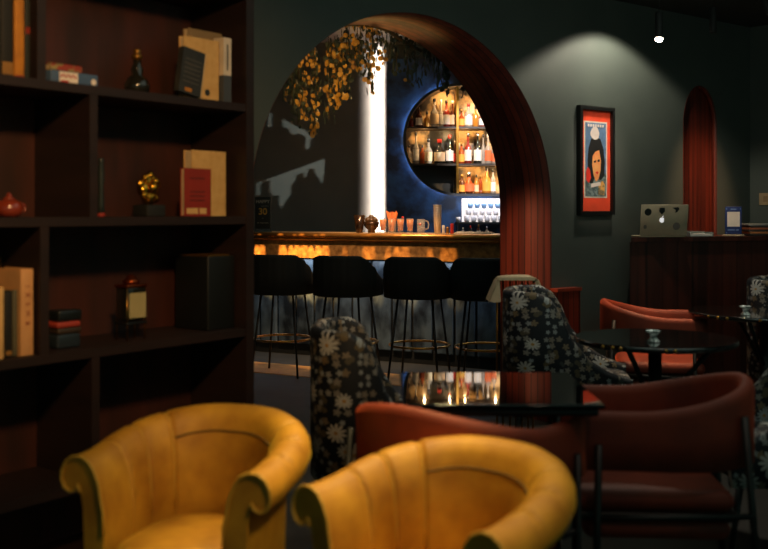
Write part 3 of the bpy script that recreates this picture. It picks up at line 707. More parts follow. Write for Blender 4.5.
def pr(t, wd, hgt, Mx, th):
    m_ = MB()
    for k in range(3): m_.box(-wd*.3, wd*.25, -.001, 0, hgt*(.32+.09*k), hgt*(.33+.09*k)+.002, Mx)
    m_.box(-wd*.3, wd*.25, -.001, 0, hgt*.78, hgt*.80, Mx); m_.build('lettering', mat('dark_print', (60, 26, 22), .7), t)
    m_ = MB(); m_.box(-wd*.42, wd*.0, -.001, 0, hgt*.05, hgt*.17, Mx); m_.box(wd*.06, wd*.32, -.001, 0, hgt*.05, hgt*.17, Mx); m_.build('printed_mark', c_pale, t)
book(184.5, 211, .04, 1.30, topz(168.5, 198, .04), c_redb, M_page, 'b', 'red book facing out in front of the cream one on the middle shelf', depth=.025, deco=pr)
# shelf C
t, w_, hg = spine(21, 34, .03, .83, 269, mat('peach_cover', (222, 168, 110), .65), 'peach book with red lettering on its spine on the lower shelf')
tx = text('RED SUNSET'[:0] + 'I   X   S   M   B', t, (w_/2, -.0015, hg*.58), .022, c_redb); tx.rotation_euler = (PI/2, R(90), 0)
spine(-14, 4.5, .02, .83, 288, c_pale, 'pale cream book at the left end of the lower shelf')
spine(5.5, 12.5, .05, .83, 292, MC['black_cloth_cover'], 'black book between the cream and grey ones on the lower shelf', mark=(.03, .1, MC['gold_print']))
spine(13, 20.4, .05, .83, 290, mat('grey_green_cover', (92, 92, 72), .6), 'thin grey-green book beside the peach one on the lower shelf')
t = thing('book', 'tan book behind the black and grey-green books on the lower shelf', 'book', B0+TB*sb(-4, .24)+NB*.24+Vector((0, 0, .8305)), THB)
m2 = MB(); m2.box(0, .125, 0, .03, 0, .33); m2.build('cover', mat('brown_tan_cover', (150, 104, 52), .6), t)
for (zz, hh, mm, dx, nm, lab) in ((0, .05, mat('navy_tin', (40, 52, 62), .3), 0, 'tin_box', 'lowest dark navy tin of the small stack on the lower shelf'), (.0505, .022, mat('brown_box', (60, 48, 36), .5), .004, 'tin_box', 'thin brown box under the red one in the lower shelf stack'), (.073, .022, mat('coral_box', (176, 66, 52), .5), .0, 'tin_box', 'thin coral red box in the small stack on the lower shelf'), (.0955, .04, mat('black_tin', (26, 32, 34), .3), .006, 'tin_box', 'black tin on top of the small stack on the lower shelf')):
    s0 = sb(54, .1); m2 = MB(); m2.rbox(dx, .10+dx, 0, .08, 0, hh, .008)
    tag(m2.build(nm, mm, None, B0+TB*s0+NB*.08+Vector((0, 0, .8305+zz)), THB), lab, 'box', 'stacked little boxes on the lower shelf')
t = thing('lantern', 'small lantern bottle with a cream label and brass legs on the lower shelf', 'lantern', bkpt(131, .10, .8305), THB)
m2 = MB()
for sx in (-1, 1):
    for sy in (-1, 1): m2.tube([(sx*.042, sy*.03, 0), (sx*.042, sy*.03, .2)], .003, 6)
m2.build('frame', M_gold, t)
m2 = MB(); m2.rbox(-.045, .045, -.034, .034, .075, .2, .006); m2.build('body', M_dglass, t)
m2 = MB(); m2.box(-.036, .042, -.037, -.034, .085, .18); m2.build('label', mat('aged_cream_label', (190, 178, 124), .7), t)
m2 = MB(); m2.rbox(-.05, .05, -.038, .038, .2, .212, .004); m2.lathe([(.03, .212), (.034, .225), (.02, .232), (.014, .245), (.001, .25)], 14); m2.build('top', mat('copper_top', (150, 70, 34), .3, .9), t)
m2 = MB(); m2.rbox(-.05, .05, -.038, .038, .06, .07, .004); m2.build('tray', M_black, t)
s0, s1 = sb(208, .06), sb(235, .06)
t = thing('storage_box', 'tall black box with a thin brass lid edge at the right of the lower shelf', 'box', B0+TB*s0+NB*.06+Vector((0, 0, .8305)), THB)
zt = topz(256, 222, .06)-.83
m2 = MB(); m2.rbox(0, s1-s0, 0, .2, 0, zt, .006); m2.build('body', mat('box_black_green', (15, 19, 19), .5), t)
m2 = MB(); m2.box(0.004, (s1-s0)*.8, .002, .19, zt, zt+.006); m2.build('lid', mat('aged_gold', (150, 110, 50)), t)
# wall behind the bookcase
mb = MB(); mb.box(-1.2, sr-.05, DEP+.004, DEP+.10, 0, 3.1); struct(mb.build('wall_bookcase', M_wall, None, B0, THB))
mb = MB(); mb.box(sr-.15, sr-.05, DEP+.1, DEP+.40, 0, 3.1); struct(mb.build('wall_return', M_wall, None, B0, THB))

# ------------------------------------------------------------------ mustard tub chairs
def yellow_profile(h, g=0.0):
    """g: inward groove amount"""
    P = [(0, .30), (0, .36), (-.004, .44), (-.004, .50)]
    zi = h-.12
    P += [(0, .5+(zi-.5)*.5), (.004, zi), (.012, h-.075), (.028, h-.04), (.046, h-.016), (.072, h-.004), (.099, h-.005), (.122, h-.02), (.135, h-.044), (.138, h-.07), (.128, h-.094), (.108, h-.104), (.09, h-.098), (.082, h-.082)]
    P += [(.074, h-.105), (.066, h-.15), (.06, .35), (.055, .14), (.0, .14)]
    out = []
    for j, (o_, z) in enumerate(P):
        if 2 <= j <= 11: # follow the groove outward / downward
            k = min(1, max(0, (z-.36)/.06)); 
            o2 = o_ + g*(1 if j < 8 else .3); z2 = z - g*(0 if j < 7 else (.8 if j < 12 else .3))
            out.append((o2, z2))
        else: out.append((o_, z))
    return out
def make_yellow():
    t = thing('tub_chair', 'x', 'armchair', (0, 0, 0), 0, 'mustard velvet tub chairs')
    path = []
    raw = u_path(.197, .225, .16, 150, 2.25)
    # resample straight arms more finely
    P2 = []
    for i in range(len(raw)-1):
        a, b = raw[i], raw[i+1]; n = 4 if (i < 8 or i >= len(raw)-9) else 1
        for k in range(n):
            f_ = k/n; P2.append(tuple(a[j]*(1-f_)+b[j]*f_ for j in range(5)))
    P2.append(raw[-1])
    seams = [.15, .24, .325, .675, .76, .85]
    def pf(i, tt, x, y):
        e = min(tt, 1-tt); h = .655 + .08*sstep(.02, .46, e)
        g = sum(.011*math.exp(-((tt-s_)/.0055)**2) for s_ in seams)
        # soft pillow between seams
        P = yellow_profile(h, g)
        if .33 < tt < .67: # horizontal seam high on the back
            P = [(o_ + (.007 if j == 6 else 0), z) for j, (o_, z) in enumerate(P)]
        return P
    m_, rows = sweep(P2, pf); m_.build('backrest', M_yellow, t)
    # piping: front scrolls, seams
    for r_ in (rows[0], rows[-1]):
        m_ = MB(); m_.tube([Vector(p)+Vector((0, -.004, 0)) for p in r_[2:-4]], .0045, 8); m_.build('piping', M_yseam, t)
    Tt = P2[-1][4]
    for s_ in seams:
        i = min(range(len(P2)), key=lambda q: abs(P2[q][4]/Tt - s_)); 
        x, y, nx, ny, l = P2[i]
        m_ = MB(); m_.tube([Vector(p)+Vector((-nx*.003, -ny*.003, .002)) for p in rows[i][2:11]], .0035, 6); m_.build('piping', M_yseam, t)
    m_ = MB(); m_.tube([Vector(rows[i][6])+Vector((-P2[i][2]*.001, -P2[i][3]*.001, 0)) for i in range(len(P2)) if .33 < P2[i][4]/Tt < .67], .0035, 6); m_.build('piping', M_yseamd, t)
    # seat cushion D shape
    loops = []
    for (ins, z) in ((.03, .30), (.004, .315), (0, .34), (0, .385), (.006, .405), (.03, .42), (.10, .43), (.18, .434)):
        L_ = []
        for k in range(48):
            a = 2*PI*k/48; c, s_ = math.cos(a), math.sin(a)
            rx = .186-ins; ry = (.212 if s_ > 0 else .235)-ins
            L_.append((rx*math.copysign(abs(c)**.75, c), -.0+ry*math.copysign(abs(s_)**.8, s_), z))
        loops.append(L_)
    m_ = MB(); m_.loft(loops); m_.build('seat_cushion', M_yellow, t)
    m_ = MB(); m_.rbox(-.19, .19, -.21, .16, .14, .3, .03); m_.build('seat_base', M_yellow, t)
    for sx in (-.16, .16):
        for sy in (-.16, .16): m_ = MB(); m_.tube([(sx, sy, .15), (sx*1.08, sy*1.08, 0)], .018, 10, radii=[.02, .012]); m_.build('leg', M_black, t)
    return t
y1 = make_yellow(); y1['label'] = 'mustard velvet tub chair on the left, in front of the bookcase'
def yawpos(L_, R_):
    d = Vector(R_)-Vector(L_); return math.atan2(d.y, d.x)
y1.scale = (.965, .965, .985); y1.location = (-.540, 2.82, 0.0005); y1.rotation_euler.z = R(-20)
y2 = dup(y1, (.118, 2.40, .0005), R(-42), 'mustard velvet tub chair at the bottom centre, nearest the camera')

# ------------------------------------------------------------------ rust red tub chairs
def make_red():
    t = thing('dining_armchair', 'x', 'armchair', (0, 0, 0), 0, 'rust red velvet armchairs')
    path = u_path(.25, .25, .27, 48, 2.2)
    def pf(i, tt, x, y):
        e = min(tt, 1-tt); top = .70 + .085*sstep(.14, .5, e); bot = .52 - .01*sstep(0, .5, e)
        P = slab_prof(bot, top, .045, .03); return P
    m_, _ = sweep(path, pf); m_.build('backrest', M_red, t)
    m_ = MB(); m_.rbox(-.235, .235, -.27, .20, .37, .44, .035, n=5); m_.build('seat_cushion', M_red, t)
    m_ = MB(); m_.rbox(-.225, .225, -.235, .19, .28, .345, .03, n=4); m_.build('seat_base', M_red, t)
    m_ = MB(); m_.rbox(-.24, .24, -.25, .21, .345, .372, .01); m_.build('seat_frame', M_black, t)
    for sx in (-1, 1):
        m_ = MB(); m_.tube([(sx*.302, -.20, .60), (sx*.302, -.21, .0)], .011, 8); m_.build('leg', M_black, t)
        m_ = MB(); m_.tube([(sx*.225, .225, .68), (sx*.25, .27, .0)], .011, 8); m_.build('leg', M_black, t)
        m_ = MB(); m_.tube([(sx*.302, -.205, .367), (sx*.24, .25, .367)], .009, 8); m_.build('side_rail', M_black, t)
    return t
r0 = make_red()
def put(o, px, Y, rz): o.location = ((px-384)/F*Y, Y, .0005); o.rotation_euler.z = R(rz)
put(r0, 653, 3.36, -94); r0.scale = (.88, 1.09, .99); r0['label'] = 'rust red velvet armchair at lower right, turned side-on to the camera'
# chair whose back is to the camera between the mustard chairs and the table
rb = dup(r0, ((456-384)/F*3.02, 3.02, .0005), R(142), 'rust red velvet armchair seen from behind, half hidden by the mustard chair')
rb.scale = (1.0, 1.0, .99)
re_ = dup(r0, ((652-384)/F*6.02, 6.02, .0005), R(80), 'bright rust red armchair between the reception desk and the round black table')
re_.scale = (1, 1.04, 1.01)
# ------------------------------------------------------------------ floral chairs
def make_floral():
    t = thing('floral_chair', 'x', 'chair', (0, 0, 0), 0, 'dark floral print chairs')
    path = u_path(.25, .16, .46, 44, 2.4)
    cp = [(-.5, .46), (-.44, .465), (-.34, .50), (-.24, .56), (-.15, .67), (-.10, .79), (-.05, .865), (0.02, .90), (.2, .905)]
    def top(y):
        for (a, za), (b, zb) in zip(cp, cp[1:]):
            if y <= b: f_ = (y-a)/(b-a); f_ = max(0, f_); return za*(1-f_)+zb*f_
        return cp[-1][1]
    P2 = []
    for i in range(len(path)-1):
        a, b = path[i], path[i+1]; n = 4 if (i < 8 or i >= len(path)-9) else 1
        for k in range(n): P2.append(tuple(a[j]*(1-k/n)+b[j]*k/n for j in range(5)))
    P2.append(path[-1])
    m_, rows = sweep(P2, lambda i, tt, x, y: slab_prof(.30, top(y), .055)); m_.build('backrest', M_floral, t)
    m_ = MB(); loops = []; uvs = []
    for (ins, z) in ((.02, .30), (0, .33), (0, .42), (.02, .445), (.12, .455), (.24, .457)):
        loops.append([((.248-ins)*c_, -.17+(.30-ins)*s_, z) for c_, s_ in [(math.copysign(abs(math.cos(2*PI*k/40))**.6, math.cos(2*PI*k/40)), math.copysign(abs(math.sin(2*PI*k/40))**.6, math.sin(2*PI*k/40))) for k in range(40)]])
    b = len(m_.v); m_.loft(loops)
    for q, p in enumerate(m_.v): m_.uv[q] = (p[0]+p[2]*.5, p[1]+p[2]*.8)
    m_.build('seat_cushion', M_floral, t)
    for sx in (-1, 1):
        for (ya, yb) in ((-.40, -.45), (.10, .17)):
            m_ = MB(); m_.tube([(sx*.2, ya, .31), (sx*.23, yb, 0)], .012, 8, radii=[.016, .009]); m_.build('leg', M_black, t)
    return t
f0 = make_floral(); f0['label'] = 'dark floral chair left of the mirror-topped table, beyond the mustard chairs'
put(f0, 345, 4.02, 92); f0.location.x = (316-384)/F*4.02+.15; f0.scale = (.97, .80, .965); f0.rotation_euler.z = R(92)
def fdup(px_back, Y, rz, txt):
    d = fdup_(px_back, Y, rz, txt); d.scale = (1, 1, 1); return d
def fdup_(px_back, Y, rz, txt):
    # px_back is the column of the chair's back plane when it faces right / left
    sgn = 1 if abs(rz) < 180 and rz > 0 else -1
    return dup(f0, ((px_back-384)/F*Y + sgn*.215, Y, .0005), R(rz), txt)
fdup(503, 5.45, 80, 'dark floral chair beside the arch, under the cream cloth')
c4 = fdup(886, 3.95, -95, 'dark floral chair at the right edge, beside the lower red armchair')
fdup(750, 6.3, 60, 'dark floral chair at the far right edge, by the reception desk')

# cream cloth draped over a brass rail behind the floral chair
YR = 5.83
def rp(px, py, dy=0): return at(px, py, YR+dy)
t = thing('brass_rail_stand', 'brass barred stand behind the floral chair by the arch', 'stand', (rp(517, 278).x, YR, 0))
zt = rp(517, 278).z; cx0 = rp(517, 278).x
m2 = MB()
for px in (497, 503, 510, 516, 522, 528, 533): m2.tube([(rp(px, 0).x-cx0, 0, .03), (rp(px, 0).x-cx0, 0, zt-.006)], .006, 8)
m2.build('bar', M_gold, t); m2 = MB(); m2.tube([(rp(496, 0).x-cx0, 0, zt-.006), (rp(534, 0).x-cx0, 0, zt-.006)], .008, 8); m2.build('rail', M_gold, t)
m2 = MB(); m2.rbox(rp(496, 0).x-cx0, rp(534, 0).x-cx0, -.08, .08, 0, .03, .01); m2.build('base', M_black, t)
rowsA = []
def fp(px, py, dy): return tuple(rp(px, py, 0) + Vector((0, dy, 0)))
prof = [(487, 299.5), (490.5, 291), (495, 281), (498, 277.5), (505, 276.2), (517, 275.7), (529, 276), (533, 277.5), (536.5, 281), (540, 290), (543.5, 299.5)]
for j, dy in enumerate((-.07, -.05, -.02, .02, .05, .07)):
    dz = -.012 if j in (0, 5) else 0
    rowsA.append([(Vector(fp(px, py, dy*(1.0 + .25*abs(i-5)/5))) + Vector((0, 0, dz + .004))) for i, (px, py) in enumerate(prof)])
low = [[tuple(p - Vector((0, 0, .006))) for p in r_] for r_ in rowsA]
m2 = MB(); m2.grid([[tuple(p) for p in r_] for r_ in rowsA]); m2.grid(low)
# hanging flaps at both ends, broad side to the room
for (pts) in ([(487, 300), (495.5, 279), (498, 279), (499.5, 301), (493, 301.5)], [(533, 278), (537, 279), (544, 300), (540, 300.5), (534.5, 292)]):
    P_ = [rp(a, b) for a, b in pts]; n = len(P_)
    m2.add([(p.x, YR-.075, p.z) for p in P_] + [(p.x, YR-.071, p.z) for p in P_], [tuple(range(n)), tuple(range(n, 2*n))] + [(i, (i+1) % n, (i+1) % n+n, i+n) for i in range(n)])
P_ = [rp(a, b) for a, b in [(496, 276.5), (534, 276.5), (536, 280), (530, 279.6), (500, 279.6), (496, 281)]]; n = len(P_)
m2.add([(p.x, YR-.075, p.z) for p in P_] + [(p.x, YR-.071, p.z) for p in P_], [tuple(range(n)), tuple(range(n, 2*n))] + [(i, (i+1) % n, (i+1) % n+n, i+n) for i in range(n)])
tag(m2.build('draped_cloth', mat('cream_cloth', (216, 196, 160), .8)), 'cream cloth draped over the top of the brass stand by the arch', 'cloth')

# ------------------------------------------------------------------ tables
def rect_table():
    t = thing('dining_table', 'square table with a dark mirror top reflecting the bar, mid-room', 'table', (.355, 3.25, 0), 0)
    m_ = MB(); m_.rbox(-.30, .30, -.30, .30, .735, .75, .007, n=3); m_.build('tabletop', M_mirror, t)
    m_ = MB(); m_.rbox(-.285, .285, -.285, .285, .71, .735, .01); m_.build('underframe', M_black, t)
    for sx in (-1, 1):
        m_ = MB(); m_.tube([(sx*.25, .26, .02), (sx*.25, .26, .71)], .016, 10); m_.build('leg', M_black, t)
    m_ = MB(); m_.rbox(-.28, .28, .12, .32, 0, .02, .008); m_.build('base', M_black, t)
rect_table()
def round_table(x, y, r, txt, sa):
    t = thing('round_table', txt, 'table', (x, y, 0.0005), 0, 'round black glass tables')
    m_ = MB(); m_.lathe([(r-.01, .725), (r, .731), (r, .745), (r-.006, .75)], 64); m_.build('tabletop', M_gloss, t)
    m_ = MB(); m_.lathe([(.03, .02), (.03, .725)], 16); m_.build('pedestal', M_black, t)
    m_ = MB(); m_.lathe([(.2, 0), (.2, .012), (.04, .03)], 32); m_.build('base', M_black, t)
    for k in range(3):
        a = R(90+120*k+20); m_ = MB(); m_.tube([(.03*math.cos(a), .03*math.sin(a), .45), (.26*math.cos(a), .26*math.sin(a), .722)], .011, 8); m_.build('strut', M_black, t)
    for a in sa:
        m_ = MB(); m_.sphere((r*math.cos(R(a)), r*math.sin(R(a)), .738), .009, 10, 8); m_.build('stud', M_gold, t)
    return t
round_table((655-384)/F*4.52, 4.52, .36, 'round black glass table in front of the lit red armchair', (218, 226, 232, 262, 268))
round_table((765-384)/F*5.72, 5.72, .42, 'round black glass table at the right edge, close to the desk', (205, 214, 222, 246))
M_crys = mat('cut_crystal', (240, 243, 240), .12, .0, spec=1, c2=(120, 130, 126), scale=60, contrast=(.45, .55), bump=.6)
def crystal(px, Y, txt):
    m_ = MB(); m_.lathe([(.026, 0), (.028, .004), (.02, .012), (.013, .022), (.016, .028), (.024, .04), (.032, .044), (.033, .05), (.027, .05), (.018, .035), (.001, .03)], 12, smooth=False)
    tag(m_.build('candle_holder', M_crys, None, ((px-384)/F*Y, Y, .7515)), txt, 'candle holder', 'crystal candle holders')
crystal(653.5, 4.36, 'cut crystal candle holder on the nearer round table'); crystal(745.5, 5.5, 'cut crystal candle holder on the farther round table at the right edge')

# ------------------------------------------------------------------ poster
sL, sR = s_of(580, -.03), s_of(614.5, -.03)
pw = (sR-sL); zb_, zt_ = 1.30, 2.0; pc = (sL+sR)/2
pt = thing('framed_poster', 'black framed print with an orange-red mat hanging right of the arch', 'poster', wallpt(pc, -.035, (zb_+zt_)/2), TH)
hw, hh = pw/2, (zt_-zb_)/2; b_ = .024
m2 = MB(); m2.box(-hw, -hw+b_, 0, .034, -hh, hh); m2.box(hw-b_, hw, 0, .034, -hh, hh); m2.box(-hw+b_, hw-b_, 0, .034, hh-b_, hh); m2.box(-hw+b_, hw-b_, 0, .034, -hh, -hh+b_); m2.build('frame', M_black, pt)
m2 = MB(); m2.box(-hw+b_, hw-b_, .022, .034, -hh+b_, hh-b_); m2.build('mat_board', mat('orange_red_mat', (240, 78, 44), .6, emit=None), pt)
iw, z0i, z1i = hw*.60, -hh*.66, hh*.70
def flat(name, poly, y, m_, sc_=1):
    m2 = MB(); m2.prism([(x*iw*1.0, z0i+(z1i-z0i)*z) for x, z in poly], y-.0008, y); return m2.build(name, m_, pt)
flat('print_border', [(-1.12, -.02), (1.12, -.02), (1.12, 1.02), (-1.12, 1.02)], .0215, mat('print_ivory', (226, 214, 196), .6))
flat('print_ground', [(-1, 0), (1, 0), (1, 1), (-1, 1)], .0205, mat('print_blue', (96, 130, 170), .6, c2=(80, 110, 140), scale=25))
flat('print_foreground', [(-1, 0), (1, 0), (1, .30), (.5, .36), (-.3, .3), (-1, .38)], .0195, mat('print_teal', (120, 140, 138), .6, c2=(70, 90, 92), scale=30, contrast=(.45, .55)))
flat('printed_hair', [(-.75, .2), (-.8, .5), (-.7, .66), (-.45, .78), (0, .82), (.45, .78), (.75, .64), (.85, .45), (.8, .28), (.45, .22), (0, .3), (-.35, .16)], .0186, mat('print_black', (22, 24, 24), .6))
flat('printed_face', [(-.22, .28), (-.38, .42), (-.32, .55), (-.05, .61), (.3, .63), (.46, .5), (.44, .36), (.25, .24), (0, .2)], .0178, mat('print_skin', (236, 170, 100), .6, c2=(230, 140, 80), scale=30))
flat('printed_eye', [(-.22, .48), (-.02, .495), (-.02, .465), (-.2, .455)], .017, MC['print_black']); flat('printed_eye', [(.14, .5), (.36, .505), (.34, .475), (.16, .47)], .017, MC['print_black'])
flat('printed_mouth', [(-.08, .325), (.1, .345), (.26, .325), (.1, .30)], .017, mat('print_red', (220, 50, 34), .6))
cl_ = [(-.1+.42*math.cos(2*PI*k/16)*(1+.12*math.sin(5*k)), .86+.09*math.sin(2*PI*k/16)) for k in range(16)]
flat('printed_cloud', cl_, .0174, mat('print_white', (226, 216, 208), .6))
flat('printed_flower', [(-.95, .22), (-.7, .18), (-.5, .25), (-.6, .36), (-.8, .4), (-.95, .34)], .0165, MC['print_red'])
flat('printed_flower', [(.2, .02), (.8, .02), (.85, .16), (.6, .22), (.25, .14)], .0165, mat('print_ochre', (214, 160, 80), .6, c2=(120, 110, 80), scale=40, contrast=(.45, .55)))
flat('printed_banner', [(-.5, .17), (.4, .2), (.42, .15), (-.48, .12)], .016, MC['print_white'])
m2 = MB()
for k in range(7): x = -.8+.23*k; m2.prism([(iw*x, z0i+(z1i-z0i)*.945), (iw*(x+.15), z0i+(z1i-z0i)*.945), (iw*(x+.15), z0i+(z1i-z0i)*.98), (iw*x, z0i+(z1i-z0i)*.98)], .0155, .0164)
m2.build('lettering', MC['print_white'], pt)

# low wood panel beside the arch
sa, sb_ = s_of(549), s_of(579.5, -.06)
t = thing('wood_cabinet', 'low reddish wood cabinet against the wall beside the arch', 'cabinet', wallpt(sa+.005, -.062, 0), TH)
zt = H-(287.5-212)/F*6.3
m2 = MB(); m2.box(0, sb_-sa, 0, .06, 0, zt-.02); m2.build('body', M_panelwood, t)
m2 = MB(); m2.box(-.002, sb_-sa+.006, -.008, .06, zt-.02, zt); m2.build('top', mat('red_wood_edge', (150, 60, 40), .35), t)

# ------------------------------------------------------------------ reception desk and what stands on it
ztop = 1.152
FL_, FR_ = Vector((.247*6.5, 6.5, 0)), Vector((.43*7.0, 7.0, 0)); BR_, BL_ = wallpt(6.7, -.012, 0), wallpt(s_of(633)-.02, -.012, 0)
dk_ = thing('reception_desk', 'tall reddish wood reception desk along the right wall', 'desk', FL_, math.atan2(.5, FR_.x-FL_.x))
Mi = dk_.matrix_basis.inverted() if False else (Matrix.Translation(FL_) @ Matrix.Rotation(math.atan2(.5, FR_.x-FL_.x), 4, 'Z')).inverted()
def foot(mb, z0, z1, g):
    P_ = [Mi @ p for p in (FL_, FR_, BR_, BL_)]; P_ = [Vector((P_[0].x, g, 0)), Vector((P_[1].x, g, 0)), P_[2], P_[3]]
    mb.add([(p.x, p.y, z0) for p in P_] + [(p.x, p.y, z1) for p in P_], [(3, 2, 1, 0), (4, 5, 6, 7), (0, 1, 5, 4), (1, 2, 6, 5), (2, 3, 7, 6), (3, 0, 4, 7)])
m2 = MB(); foot(m2, 0, ztop-.03, .015); m2.build('body', M_deskwood, dk_)
m2 = MB(); foot(m2, ztop-.03, ztop, 0); m2.build('top', M_deskwood, dk_)
M_lap = mat('laptop_aluminium', (196, 180, 152), .45, .1)
lx0, lx1 = (638.5-384)/F*6.56, (688-384)/F*6.56; lw = lx1-lx0
t = thing('laptop', 'open silver laptop with stickers on its lid on the reception desk', 'laptop', ((lx0+lx1)/2, 6.56, ztop+.0008), R(8))
lt = Matrix.Translation((0, 0, .012)) @ Matrix.Rotation(R(8), 4, 'X')
hl = (236-203.5)/F*6.64-.012
m2 = MB(); m2.rbox(-lw/2, lw/2, .0, .15, 0, .012, .005); m2.build('keyboard_base', M_lap, t)
m2 = MB(); m2.rbox(-lw/2, lw/2, -.004, .004, 0, hl, .0035, lt); lid = m2.build('screen_lid', M_lap, t)
def disc(name, cx, cz, r_, m_, sx=1, poly=None):
    P_ = poly or [(cx+r_*sx*math.cos(2*PI*k/24), cz+r_*math.sin(2*PI*k/24)) for k in range(24)]
    m2 = MB(); m2.prism(P_, -.0052, -.0041, lt); return m2.build(name, m_, lid)
stk = mat('black_sticker', (26, 28, 28), .5); stg = mat('grey_sticker', (120, 112, 104), .6)
disc('sticker', -.115, hl*.76, .024, stk); disc('sticker', 0, hl*.82, .018, stk, poly=[(-.038-.0, hl*.9), (-.002, hl*.9), (0, hl*.78), (-.02, hl*.68), (-.04, hl*.78)])
disc('sticker', .08, hl*.84, .018, stk, poly=[(.05, hl*.9), (.09, hl*.92), (.1, hl*.86), (.085, hl*.76), (.07, hl*.74), (.075, hl*.82)])
disc('sticker', .085, hl*.3, .025, stg); disc('sticker', -.13, hl*.28, .014, stg, .8)
ap = []
for k in range(28):
    a = 2*PI*k/28; r_ = .0165*(1 - .12*math.exp(-((a-PI/2)/.3)**2) - .10*math.exp(-((a-3*PI/2)/.3)**2) - .30*math.exp(-((min(a, 2*PI-a)-.15)/.33)**2))
    ap.append((-.017+r_*math.cos(a), hl*.5+r_*1.05*math.sin(a)))
disc('logo', 0, 0, 0, mat('white_logo', (240, 240, 240), .4, emit=(255, 255, 255), es=.6), poly=ap)
disc('logo', 0, 0, 0, MC['white_logo'], poly=[(-.018, hl*.5+.018), (-.013, hl*.5+.019), (-.008, hl*.5+.028), (-.013, hl*.5+.027)])
t = thing('document_tray', 'low clear tray with papers between laptop and sign on the desk', 'tray', ((690-384)/F*6.72, 6.72, ztop+.0008), R(6))
m2 = MB(); m2.box(0, .165, 0, .15, 0, .004); m2.box(0, .002, 0, .15, 0, .03); m2.box(.163, .165, 0, .15, 0, .03); m2.box(0, .165, .148, .15, .0, .034); m2.build('tray', mat('grey_acrylic', (120, 126, 122), .2), t)
for k in range(3): m2 = MB(); m2.box(.006, .158, .004, .14, .0045+.005*k, .008+.005*k); tag(m2.build('paper', l_w, None, t.location, R(6)), f"{('bottom', 'middle', 'top')[k]} sheaf of white paper in the clear desk tray", 'paper', 'papers in the tray')
t = thing('table_sign', 'blue card with a white square in an acrylic stand on the desk', 'sign', ((733.5-384)/F*6.86, 6.86, ztop+.0008))
hs = (236-206.5)/F*6.86
m2 = MB(); m2.rbox(-.057, .057, 0, .004, .012, hs, .0019); m2.build('card', mat('royal_blue_card', (34, 56, 120), .45), t)
m2 = MB(); m2.rbox(-.065, .065, -.03, .04, 0, .011, .004); m2.build('stand', mat('ivory_plastic', (200, 180, 150), .4), t)
m2 = MB(); m2.box(-.043, .043, -.001, -.0001, hs*.32, hs*.82); m2.build('white_field', l_w, t)
m2 = MB(); m2.box(-.05, -.045, -.001, 0, hs*.9, hs*.94); m2.box(-.02, .02, -.001, 0, hs*.89, hs*.93); m2.box(.045, .05, -.001, 0, hs*.9, hs*.94); m2.box(-.04, .01, -.001, 0, hs*.19, hs*.23); m2.box(.018, .035, -.001, 0, hs*.19, hs*.23); m2.box(-.05, -.045, -.001, 0, .018, .026); m2.build('lettering', mat('pale_blue_print', (120, 150, 210), .5), t)
m2 = MB(); m2.box(-.02, .02, 0, .012, 0, .01); 
mcol = [mat('menu_dark', (30, 32, 32), .5), mat('menu_ochre', (170, 110, 60), .6), mat('menu_dark', (0, 0, 0)), mat('menu_rust', (150, 84, 50), .6), MC['menu_dark'], mat('menu_silver', (130, 134, 130), .4)]
for k in range(6):
    m2 = MB(); m2.rbox(0, .28, 0, .2, 0, .0135, .003)
    tag(m2.build('menu_folder', mcol[k], None, ((749.5-384)/F*6.95+.006*math.sin(k*2.1), 6.95, ztop+.0008+k*.0141)), f"{('lowest', 'second lowest', 'third lowest', 'third highest', 'second highest', 'topmost')[k]} folder of the stack at the right end of the desk", 'folder', 'menu folders stacked on the desk')
m2 = MB(); m2.rbox((726-384)/F*6.5-.02, (750-384)/F*6.5-.01, 0, .07, 0, .006, .002)
# switch plate on right wall
p = wallpt(CORNER, -.03, 0); 
u = (766.5-384)/F
# point on right wall: cr - NW*k with X/Y=u
k_ = (u*cr.y - cr.x)/(-NW.x + u*NW.y); p = cr - NW*k_ ; p.z = H+(212-199)/F*p.y
m2 = MB(); m2.box(-.008, 0, -.055, .055, -.045, .045); sw = thing('light_switch', 'beige switch plate on the dark wall at the right edge', 'switch', p, TH)
m2.build('plate', mat('beige_plastic', (176, 150, 112), .5), sw); m2 = MB(); m2.box(-.011, -.008, -.02, .02, -.022, .022); m2.build('rocker', mat('beige_rocker', (150, 124, 90), .5), sw)

# ------------------------------------------------------------------ hanging spot lamps
def pendant(px, py0, py1, Y, txt, lit=False, tilt=0, r=.022):
    p0 = at(px, py1, Y); h_ = (py1-py0)/F*Y
    t = thing('pendant_spotlight', txt, 'lamp', (p0.x, p0.y, p0.z), 0, 'black hanging spotlights')
    Mt = Matrix.Translation((0, 0, h_)) @ Matrix.Rotation(tilt, 4, 'Y') @ Matrix.Translation((0, 0, -h_))
    m2 = MB(); m2.lathe([(r*.9, 0), (r, .004), (r, h_-.006), (r*.8, h_)], 20, M=Mt); m2.build('housing', M_matte, t)
    m2 = MB(); m2.tube([(0, 0, h_), (0, 0, CEIL-p0.z)], .002, 6); m2.lathe([(.03, CEIL-p0.z-.015), (.03, CEIL-p0.z)], 16); m2.build('cord', M_matte, t)
    if lit:
        m2 = MB(); m2.sphere((0, 0, -.006), r*.95, 16, 10, (1, 1, .8)); m2.build('bulb', mat('lit_bulb', (255, 240, 220), .5, emit=(255, 236, 214), es=40), t)
    return t
pendant(659, 12, 38, 5.5, 'lit black cylinder spotlight hanging right of the arch', True, r=.021)
pendant(713, 8, 33, 6.2, 'unlit black cylinder spotlight hanging right of the lit one')
pendant(763, -4, 16, 6.4, 'unlit tilted black spotlight at the top right edge', tilt=R(-20))

